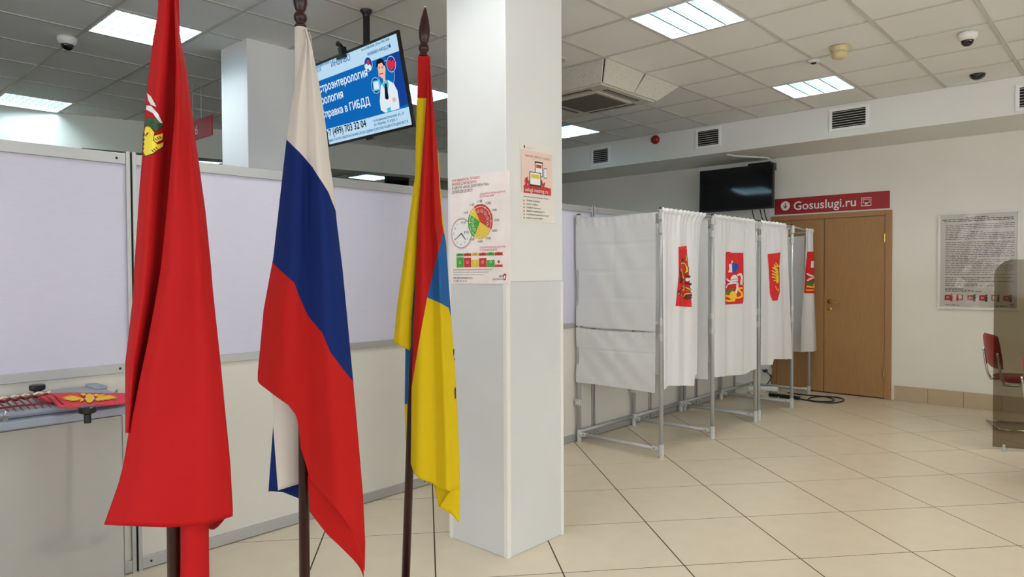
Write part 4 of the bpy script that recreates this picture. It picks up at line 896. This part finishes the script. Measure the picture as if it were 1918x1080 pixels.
# red pennant and corded ribbon resting on the lid
pn = thing('red_pennant', onz(160, 750, LZ), 'small red cloth with a gold eagle lying on the ballot box lid', 'pennant')
M_rose = mat('rose_cloth', (206, 30, 48), .6)
def psurf(off):
    def f(x, y):
        q = onz(x, y, LZ + .012); return (q.x, q.y, LZ + .010 + .006 * math.sin(q.x * 16) * math.sin(q.y * 14) + off)
    return f
mb = MB(M_rose); conform(mb, [([(68, 748), (92, 737), (130, 735.5), (190, 733), (236, 738), (240, 752), (205, 757), (170, 762), (135, 766), (115, 762), (98, 751)], M_rose)], psurf(0), 5); mb.build('pennant_cloth', pn, True, solid=.003)
mb = MB(M_gold)
arts = []
for sgn, cx_ in ((-1, 158), (1, 178)):
    for k, (a_, r_) in enumerate(((2.5, 34), (2.15, 40), (1.85, 42), (1.57, 44), (1.3, 42), (1.0, 36), (.7, 28), (.45, 20))):
        ex, ey = cx_ + sgn * r_ * math.sin(a_), 746 + 7.5 * math.cos(a_); mx_, my_ = cx_ + (ex - cx_) * .45, 746 + (ey - 746) * .45; nx_, ny_ = (ey - 746) * .55, -(ex - cx_) * .028
        arts.append(([(cx_ + sgn * 3, 746), (mx_ + nx_, my_ - abs(ny_) - .5), (ex, ey), (mx_ - nx_, my_ + abs(ny_) + .5)], M_gold))
arts += [([(160, 742), (168, 738), (176, 742), (174, 752), (168, 757), (162, 752)], M_gold), ([(150, 740), (156, 737.5), (162, 740), (156, 743)], M_gold), ([(174, 740), (180, 737.5), (186, 740), (180, 743)], M_gold)]
arts.append(([(158, 746), (168, 743), (178, 744.5), (176, 748.5), (164, 749.5)], M_csil))
[conform(mb, [a_], psurf(.004 + .0003 * (k_ % 9)), 4) for k_, a_ in enumerate(arts)]; mb.build('eagle_emblem', pn)
rb = thing('corded_ribbon', onz(40, 755, LZ), 'bundle of dark red cords with a twisted edge lying on the ballot box lid', 'ribbon')
M_dr = mat('dark_red_cord', (110, 20, 24), .7); pts = [onz(x, y, LZ + .022) for x, y in ((-40, 754), (0, 748), (30, 744), (60, 740), (95, 736))]
P_ = smoothpts(pts, 10)
mb = MB(M_dr); mb.tube([p + Vector((.005 * math.cos(i * .9), 0, .004 * math.sin(i * .9) - .006)) for i, p in enumerate(P_)], .0065, 6); mb.build('twisted_edge', rb, True)
mb = MB(mat('cream_cord', (225, 200, 175), .7)); mb.tube([p + Vector((-.004 * math.cos(i * .9) - .009, 0, .002 - .004 * math.sin(i * .9))) for i, p in enumerate(P_)], .0055, 6); mb.build('twisted_edge', rb, True)
mb = MB(M_dr); mb.tube(smoothpts([onz(x, y, LZ + .012) for x, y in ((-40, 770), (0, 764), (40, 759), (75, 756), (100, 753))], 6), .0035, 6); mb.build('lower_cord', rb, True)
for k in range(9):
    x = -8 + k * 13; a = onz(x, 749.5 - x * .12, LZ + .016); b = onz(x + 20, 765 - x * .11, LZ + .008)
    MB(M_dr).tube([a, (a + b) / 2 + Vector((0, 0, .004)), b, b + (b - a) * .25 + Vector((0, 0, -.002))], [.0025, .003, .0025, .0012], 6).build('cord', rb, True)

# ------------------------------------------------------------ flags on poles
def catmull(vals, n):
    out = []; m = len(vals)
    for i in range(m - 1):
        p0, p1, p2_, p3 = vals[max(0, i - 1)], vals[i], vals[i + 1], vals[min(m - 1, i + 2)]
        for k in range(n):
            t = k / n; out.append(.5 * (2 * p1 + (p2_ - p0) * t + (2 * p0 - 5 * p1 + 4 * p2_ - p3) * t * t + (3 * p1 - p0 - 3 * p2_ + p3) * t ** 3))
    return out + [vals[-1]]
class Cloth:
    """a hanging fold of cloth: side edges, hem and depth profile across the fold"""
    def __init__(s, d0, left, right, top, hem, prof, tilt=0.0, wave=0.0, ph=0.0):
        s.d0, s.left, s.right, s.top, s.hem, s.prof, s.tilt, s.wave, s.ph = d0, left, right, top, hem, prof, tilt, wave, ph
    def dz(s, a, y):
        k = max(.25, min(1, (y - s.left[0][0]) / 500 + .25)); t = a * (len(s.prof) - 1); i = min(int(t), len(s.prof) - 2); f = t - i
        P_ = s.prof; p1, p2_ = P_[i], P_[i + 1]; p0 = P_[i - 1] if i else 2 * p1 - p2_; p3 = P_[i + 2] if i + 2 < len(P_) else 2 * p2_ - p1
        cr3 = .5 * (2 * p1 + (p2_ - p0) * f + (2 * p0 - 5 * p1 + 4 * p2_ - p3) * f * f + (3 * p1 - p0 - 3 * p2_ + p3) * f ** 3)
        return s.d0 + k * cr3 + s.tilt * (y - 500) / 500 + s.wave * math.sin(y / 70 + a * 5 + s.ph)
    def at(s, x, y, off=0.0):
        l, r_ = interp(s.left, y), interp(s.right, y); a = min(1, max(0, (x - l) / max(1e-3, r_ - l))); return dep(x, y, s.dz(a, y) + off)
    def mesh(s, mb, ns, nt):
        def fn(a, b):
            yt = s.top
            for _ in range(3):
                l, r_ = interp(s.left, yt), interp(s.right, yt); x = l + (r_ - l) * a; yb = interp(s.hem, x); yt = s.top + (yb - s.top) * b
            y = yt; l, r_ = interp(s.left, y), interp(s.right, y); x = l + (r_ - l) * a
            s.pix.append((x, y)); return dep(x, y, s.dz(a, y))
        s.pix = []; mb.grid(fn, ns, nt); return s.pix
def two_tone(name, cols, attr, cuts):
    m = bpy.data.materials.new(name); m.use_nodes = True; nt = m.node_tree; b = nt.nodes['Principled BSDF']; b.inputs['Roughness'].default_value = .75; b.inputs['Specular IOR Level'].default_value = .25
    at = nt.nodes.new('ShaderNodeAttribute'); at.attribute_name = attr; prev = None
    cr_ = nt.nodes.new('ShaderNodeValToRGB'); cr_.color_ramp.interpolation = 'CONSTANT'
    mr = nt.nodes.new('ShaderNodeMapRange'); mr.inputs[1].default_value = -2; mr.inputs[2].default_value = 4; nt.links.new(at.outputs['Fac'], mr.inputs[0]); nt.links.new(mr.outputs[0], cr_.inputs[0])
    el = cr_.color_ramp.elements; el[0].position = 0; el[0].color = srgb(cols[0]) + (1,); el[1].position = (cuts[0] + 2) / 6; el[1].color = srgb(cols[1]) + (1,)
    for c, q in zip(cols[2:], cuts[1:]): e = el.new((q + 2) / 6); e.color = srgb(c) + (1,)
    nt.links.new(cr_.outputs[0], b.inputs['Base Color'])
    tr = nt.nodes.new('ShaderNodeBsdfTranslucent'); nt.links.new(cr_.outputs[0], tr.inputs[0]); mx = nt.nodes.new('ShaderNodeMixShader'); mx.inputs[0].default_value = .1
    nt.links.new(b.outputs[0], mx.inputs[1]); nt.links.new(tr.outputs[0], mx.inputs[2]); nt.links.new(mx.outputs[0], nt.nodes['Material Output'].inputs[0])
    return m
def pole(root, top, bottom_px, D, ztop, finial):
    a = Vector(top); b = Vector(bottom_px); t = (b - a) / (b.z - a.z); g = a + t * (.0 - a.z); h = a + t * (ztop - a.z)
    MB(M_pole).tube([g + Vector((0, 0, .02)), h], .0158, 16).build('pole', root, True)
    MB(M_pole).lathe([(.16, 0), (.16, .02), (.10, .032), (.03, .05), (.024, .09), (.0165, .1)], g, 28).build('base', root, 'auto')
    if finial:
        k = .19 / 95; mb = MB(M_pole); ax = (h - g).normalized()
        prof = [(9, 0), (9, 3), (6.5, 6), (7, 8), (9.5, 12), (10, 17), (8.6, 21), (6.4, 24), (8.2, 28), (10.2, 36), (10.8, 45), (10.2, 54), (8, 68), (5, 80), (2.4, 90), (.2, 95)]
        mb.lathe([(r_ * k, z_ * k) for r_, z_ in prof], h, 20, ax); mb.build('finial', root, True)
    return g
D1, D2, D3 = 1.58, 2.10, 2.60
# red regional flag
f1 = thing('red_flag', (dep(327, 1040, D1).x, dep(327, 1040, D1).y, 0), 'red flag with a folded dragon emblem on a dark pole, nearest on the left', 'flag', 'flags on dark wooden poles')
pole(f1, dep(313, 0, D1), dep(327, 1040, D1), D1, 2.42, True)
LF = [(-110, 303), (0, 298), (30, 295), (75, 287), (130, 280), (175, 275), (240, 270), (290, 267), (350, 262), (425, 257), (500, 252), (560, 249), (680, 235), (805, 235), (830, 236)]
FE = [(-110, 327), (0, 327), (120, 330), (215, 328), (310, 320), (400, 312), (500, 302), (570, 290), (650, 275), (710, 262), (756, 253), (812, 241), (872, 231), (906, 222), (943, 209), (982, 195), (1000, 190)]
RF = [(-110, 325.5), (0, 328.5), (50, 334), (100, 343), (135, 350), (190, 357), (250, 364.5), (300, 371.5), (320, 374), (400, 385), (500, 395), (540, 398), (680, 413), (754, 420), (865, 431), (954, 436), (990, 435)]
cl = Cloth(D1 - .035, LF, [(y, x + 8) for y, x in FE], -110, [(0, 815), (250, 810), (300, 800)], [.03, -.022, -.018, .012, .03], wave=.002)
cf = Cloth(D1 - .05, FE, RF, -110, [(190, 981), (195, 982), (230, 984), (313, 987), (350, 985), (390, 980), (410, 975), (436, 966)], [-.004, -.026, -.024, -.014, .0, .012, .05], wave=.003, ph=1)
cs = Cloth(D1 - .01, [(-110, 300), (1000, 300)], [(-110, 326), (1000, 326)], -110, [(0, 160), (400, 160)], [.02, -.02, .02])
cb = Cloth(D1 + .055, [(y, x + 8) for y, x in LF], [(y, x - 5) for y, x in RF], -110, [(200, 940), (240, 955), (330, 975), (400, 992), (410, 985), (430, 960)], [-.05, .03, .0, .03, -.05])
mb = MB(M_red); cl.mesh(mb, 30, 90); cf.mesh(mb, 44, 120); cb.mesh(mb, 24, 60)
mb.tube([dep(313 + .0135 * y, y, D1) for y in (-110, -40, 0, 60, 120, 200)], .0178, 18)
mb.build('flag_cloth', f1, True, solid=.0012)
mb = MB(M_red); q = []
for y, xl, xr in ((930, 342, 388), (985, 341, 389), (1040, 341, 389.5), (1080, 340, 390), (1160, 342, 388), (1230, 346, 384)): q.append((dep((xl + xr) / 2, y, D1 - .01), (xr - xl) / 2 * D1 / FPX))
mb.tube([p for p, _ in q], [r_ for _, r_ in q], 20); mb.build('rolled_corner', f1, True)
def B5(p): return sc(p, 180, 150, 2.919)
mb = MB(M_cink); M_dkg = mat('print_dark_green', (20, 84, 50), .7); M_lem = mat('print_lemon', (235, 214, 60), .7)
out = [([(278, 70), (300, 90), (330, 145), (300, 135), (285, 110)], M_csil), ([(272, 138), (300, 140), (340, 185), (364, 236), (348, 232), (310, 180), (272, 160)], M_csil),
       ([(268, 225), (280, 206), (330, 212), (366, 248), (330, 276), (300, 262), (268, 245)], M_dkg), ([(260, 300), (270, 256), (290, 252), (318, 285), (312, 330), (336, 352), (368, 340), (366, 362), (330, 385), (310, 400), (268, 413), (258, 390)], M_lem), ([(318, 305), (366, 290), (362, 325), (330, 340), (318, 330)], M_lem)]
edge = [([(x + (x - cx_) * .10, y + (y - cy_) * .10) for x, y in p], M_cink) for p, _ in out for cx_, cy_ in [(sum(v[0] for v in p) / len(p), sum(v[1] for v in p) / len(p))]]
f = lambda off: (lambda x, y: cl.at(x, y, off))
conform(mb, [(B5(p), m) for p, m in edge], f(-.003), 6); conform(mb, [(B5(p), m) for p, m in out], f(-.0045), 6)
conform(mb, [(B5(p), M_cink) for p in ([(290, 222), (350, 245), (349, 249), (288, 227)], [(285, 240), (335, 258), (334, 262), (284, 245)], [(268, 300), (284, 283), (286, 290), (269, 308)], [(322, 315), (335, 330), (331, 331), (320, 320)], [(334, 309), (347, 322), (343, 325), (331, 312)], [(346, 304), (358, 317), (354, 320), (343, 307)], [(305, 380), (318, 392), (314, 395), (302, 384)], [(316, 372), (328, 385), (324, 388), (313, 376)], [(327, 364), (340, 378), (336, 380), (324, 367)])], f(-.006), 6)
mb.build('dragon_emblem', f1, True)
# white, blue and red flag
f2 = thing('tricolour_flag', (dep(570, 1000, D2).x, dep(570, 1000, D2).y, 0), 'white, blue and red striped flag on a dark pole, middle of the three', 'flag', 'flags on dark wooden poles')
zt2 = dep(563, 52, D2).z
pole(f2, dep(563, 50, D2), dep(570, 1000, D2), D2, zt2, True)
TRI = two_tone('tricolour_cloth', [(218, 210, 200), (2, 34, 102), (184, 19, 13)], 'stripe', [1, 2])
L_ = [(53, 566), (75, 573), (110, 565), (156, 554), (194, 546), (261, 537), (350, 527), (483, 512), (520, 505), (580, 494), (699, 483), (712, 482), (730, 500), (800, 560), (900, 582), (1080, 677)]
R_2 = [(53, 573.5), (83, 583), (139, 594), (194, 604), (244, 611), (300, 617), (350, 624), (420, 631), (500, 641), (624, 653), (710, 661), (822, 671), (930, 680), (1016, 684), (1070, 683), (1080, 679)]
L_m = [(53, 566), (75, 572), (110, 565), (156, 554), (194, 546), (261, 537), (350, 527), (483, 512), (520, 505), (580, 494), (699, 483), (1080, 481)]
cf2 = Cloth(D2 - .05, L_m, R_2, 54, [(482, 710), (486, 718), (513, 739), (540, 758), (556, 779), (561, 806), (562, 833), (575, 876), (580, 898), (604, 925), (637, 962), (663, 1000), (677, 1035), (681, 1062), (684, 1070)], [.035, .0, -.018, -.008, .012, -.004, -.016, .006, .05], wave=.003)
B1 = [(480, 225), (537, 261), (541, 265), (560, 284), (585, 312), (600, 336), (615, 360), (629, 396), (660, 440)]; B2 = [(480, 470), (509, 488), (521, 500), (551, 527), (561, 554), (577, 589), (604, 621), (618, 656), (642, 688), (661, 712), (690, 750)]
mb = MB(TRI); st = []
for x, y in cf2.mesh(mb, 70, 220):
    b1, b2 = interp(B1, x), interp(B2, x); st.append(1 + (y - b1) / (b2 - b1))
n0_ = len(mb.v); mb.tube([dep(563.5 + .0006 * (y - 53), y, D2) for y in (53, 90, 130, 180, 230)], .0178, 18); st += [0.0] * (len(mb.v) - n0_)
# underside fold at the bottom and the pieces hanging behind the pole
und = Cloth(D2 - .035, [(880, 576), (957, 580), (1002, 602), (1037, 631), (1080, 676), (1090, 680)], [(880, 582), (919, 600), (962, 638), (1000, 664), (1035, 678), (1060, 681), (1090, 681)], 890, [(570, 955), (580, 957), (602, 1002), (631, 1037), (677, 1080), (684, 1078)], [.03, .012, -.008])
st += [3.0] * len(und.mesh(mb, 16, 30))
bw = Cloth(D2 + .05, [(700, 510), (793, 512), (919, 503), (950, 503)], [(700, 572), (800, 568), (950, 562)], 700, [(503, 920), (521, 918), (562, 905)], [.02, -.01, .0, .03])
for x, y in bw.mesh(mb, 24, 30):
    xe = interp([(793, 511.5), (919, 521)], y); st.append(1 + (xe - x) * .05 if y > 793 else .5)
bbk = Cloth(D2 + .075, [(860, 510), (917, 504), (960, 505)], [(860, 594), (960, 590)], 860, [(503, 919), (530, 921), (560, 933), (580, 949), (594, 925)], [.0, .02, .0])
st += [1.5] * len(bbk.mesh(mb, 20, 12))
bk2 = Cloth(D2 + .06, [(y, x + 12) for y, x in L_m], [(y, x - 8) for y, x in R_2], 60, [(490, 690), (540, 740), (570, 830), (600, 880), (640, 930), (675, 1000)], [-.04, .02, -.02, .02, -.05])
for x, y in bk2.mesh(mb, 24, 60):
    b1, b2 = interp(B1, x), interp(B2, x); st.append(1 + (y - b1) / (b2 - b1))
mb.build('flag_cloth', f2, True, solid=.0012, attrs={'stripe': st})
# red, yellow and blue town flag
f3 = thing('yellow_flag', (dep(763, 1000, D3).x, dep(763, 1000, D3).y, 0), 'yellow flag with red and blue fields on a spear-tipped pole before the pillar', 'flag', 'flags on dark wooden poles')
zt3 = dep(793, 106, D3).z
pole(f3, dep(793.5, 100, D3), dep(763, 1000, D3), D3, zt3, True)
YEL = (214, 184, 10); RED3 = (180, 20, 15); BLU = (32, 92, 152)
T3 = two_tone('town_flag_cloth', [RED3, YEL], 'field', [1])
nt = T3.node_tree; rmp = [n for n in nt.nodes if n.type == 'VALTORGB'][0]
a2 = nt.nodes.new('ShaderNodeAttribute'); a2.attribute_name = 'blue_field'; gt = nt.nodes.new('ShaderNodeMath'); gt.operation = 'GREATER_THAN'; gt.inputs[1].default_value = 0
m2 = nt.nodes.new('ShaderNodeMix'); m2.data_type = 'RGBA'; m2.inputs[7].default_value = srgb(BLU) + (1,); lk = [l.to_socket for l in rmp.outputs[0].links]
for so in lk: nt.links.new(m2.outputs[2], so)
nt.links.new(rmp.outputs[0], m2.inputs[6])
a3 = nt.nodes.new('ShaderNodeMath'); a3.operation = 'GREATER_THAN'; a3.inputs[1].default_value = 1; at3 = [n for n in nt.nodes if n.type == 'ATTRIBUTE' and n.attribute_name == 'field'][0]
nt.links.new(at3.outputs['Fac'], a3.inputs[0]); nt.links.new(a2.outputs['Fac'], gt.inputs[0]); an_ = nt.nodes.new('ShaderNodeMath'); an_.operation = 'MULTIPLY'
nt.links.new(a3.outputs[0], an_.inputs[0]); nt.links.new(gt.outputs[0], an_.inputs[1]); nt.links.new(an_.outputs[0], m2.inputs[0])
bf = []
mb = MB(T3); st = []
FL = [(105, 800), (130, 804), (183, 799), (253, 794), (350, 787.5), (420, 782), (543, 778), (688, 772), (731, 771), (866, 770), (880, 773), (930, 790), (980, 846)]
FR = [(105, 804), (156, 808), (214, 813.6), (292, 819.5), (366, 824), (420, 828), (452, 835), (527, 840), (581, 844), (635, 848), (715, 853.5), (823, 859), (922, 861.6), (980, 860)]
FLm = [(105, 800), (130, 803), (183, 799), (253, 794), (350, 787.5), (420, 782), (543, 778), (688, 772), (731, 771), (866, 769.5), (980, 769)]
cf3 = Cloth(D3 - .05, FLm, FR, 106, [(769, 866), (776, 887), (789, 898), (808, 903), (821, 914), (840, 919), (862, 922)], [.01, -.012, -.014, .0, .010, -.002, -.012, .02, .05], wave=.003)
RB = [(106, 900), (300, 900), (380, 836), (439, 829), (500, 814), (557, 800), (640, 785), (715, 773), (735, 769), (760, 760)]
for x, y in cf3.mesh(mb, 60, 190):
    xr_ = interp(RB, y); e = (x - xr_) * .08
    yb = interp([(795, 556), (800, 557), (820, 565), (840, 576), (846, 600), (849, 625), (855, 640)], x)
    st.append(1 + max(-.9, min(.9, e if y < 735 else 1))); bf.append((yb - y) * .1)
# hoist strip, red above and yellow below
HL = [(105, 783), (183, 782), (194, 780.6), (330, 777.5), (420, 765), (500, 754), (581, 743), (635, 738), (660, 738)]; HR = [(105, 806), (183, 806), (300, 800), (420, 790), (500, 783), (597, 773.5), (660, 772)]
hs3 = Cloth(D3 - .018, HL, HR, 183.5, [(738, 641), (750, 648), (768, 656), (773, 640)], [.016, -.012, -.016, -.012, -.004, .012])
hs2 = Cloth(D3 - .018, HL, HR, 105, [(700, 183.5), (900, 183.5)], [.016, -.012, -.016, -.012, -.004, .012])
st += [0.2] * len(hs2.mesh(mb, 24, 30)); st += [1.8] * len(hs3.mesh(mb, 24, 110))
# yellow selvage showing behind the right edge, and the tail pieces
sel = Cloth(D3 + .0, [(280, 812), (420, 822), (980, 840)], [(280, 820), (366, 826), (420, 831), (470, 837.5), (980, 860)], 280, [(800, 470), (900, 470)], [.0, .01])
st += [3.0] * len(sel.mesh(mb, 4, 20))
und3 = Cloth(D3 - .02, [(895, 786), (906, 812), (949, 822), (960, 826)], [(895, 800), (922, 861.6), (930, 858), (949, 826), (960, 826)], 896, [(800, 920), (822, 949.5), (840, 938), (862, 924)], [.03, .0, .02])
st += [3.0] * len(und3.mesh(mb, 16, 14))
tail = Cloth(D3 - .045, [(915, 845), (949, 822), (962, 845), (978, 857)], [(915, 862), (978, 860.5)], 917, [(820, 949), (845, 962), (851, 970), (859, 978), (862, 976)], [.0, -.012, .01])
st += [3.0] * len(tail.mesh(mb, 14, 16))
bk3 = Cloth(D3 + .045, [(640, 759.5), (757, 758), (830, 760), (840, 762)], [(640, 790), (840, 790)], 640, [(758, 830), (790, 838)], [.0, -.01, .02])
bf += [-1.0] * (len(st) - len(bf))
for x, y in bk3.mesh(mb, 10, 40): st.append(1.9); bf.append((756 - y) * .1)
bk4 = Cloth(D3 + .06, [(y, x + 4) for y, x in FLm], [(y, x - 3) for y, x in FR], 110, [(770, 850), (800, 880), (862, 900)], [-.04, .02, -.02, -.06])
for x, y in bk4.mesh(mb, 20, 50): st.append(.2 if y < 420 else 1.9); bf.append(-1.0)
mb.build('flag_cloth', f3, True, solid=.0012, attrs={'field': st, 'blue_field': bf})
mb = MB(M_ink)
conform(mb, [([(848.5, 655), (851, 652), (851, 662), (849.5, 668)], M_ink), ([(851, 728), (854, 724), (854, 745), (852, 748)], M_ink), ([(850, 672), (852, 670), (852, 676)], M_ink)], lambda x, y: cf3.at(x, y, -.003), 6); mb.build('emblem_edge', f3)
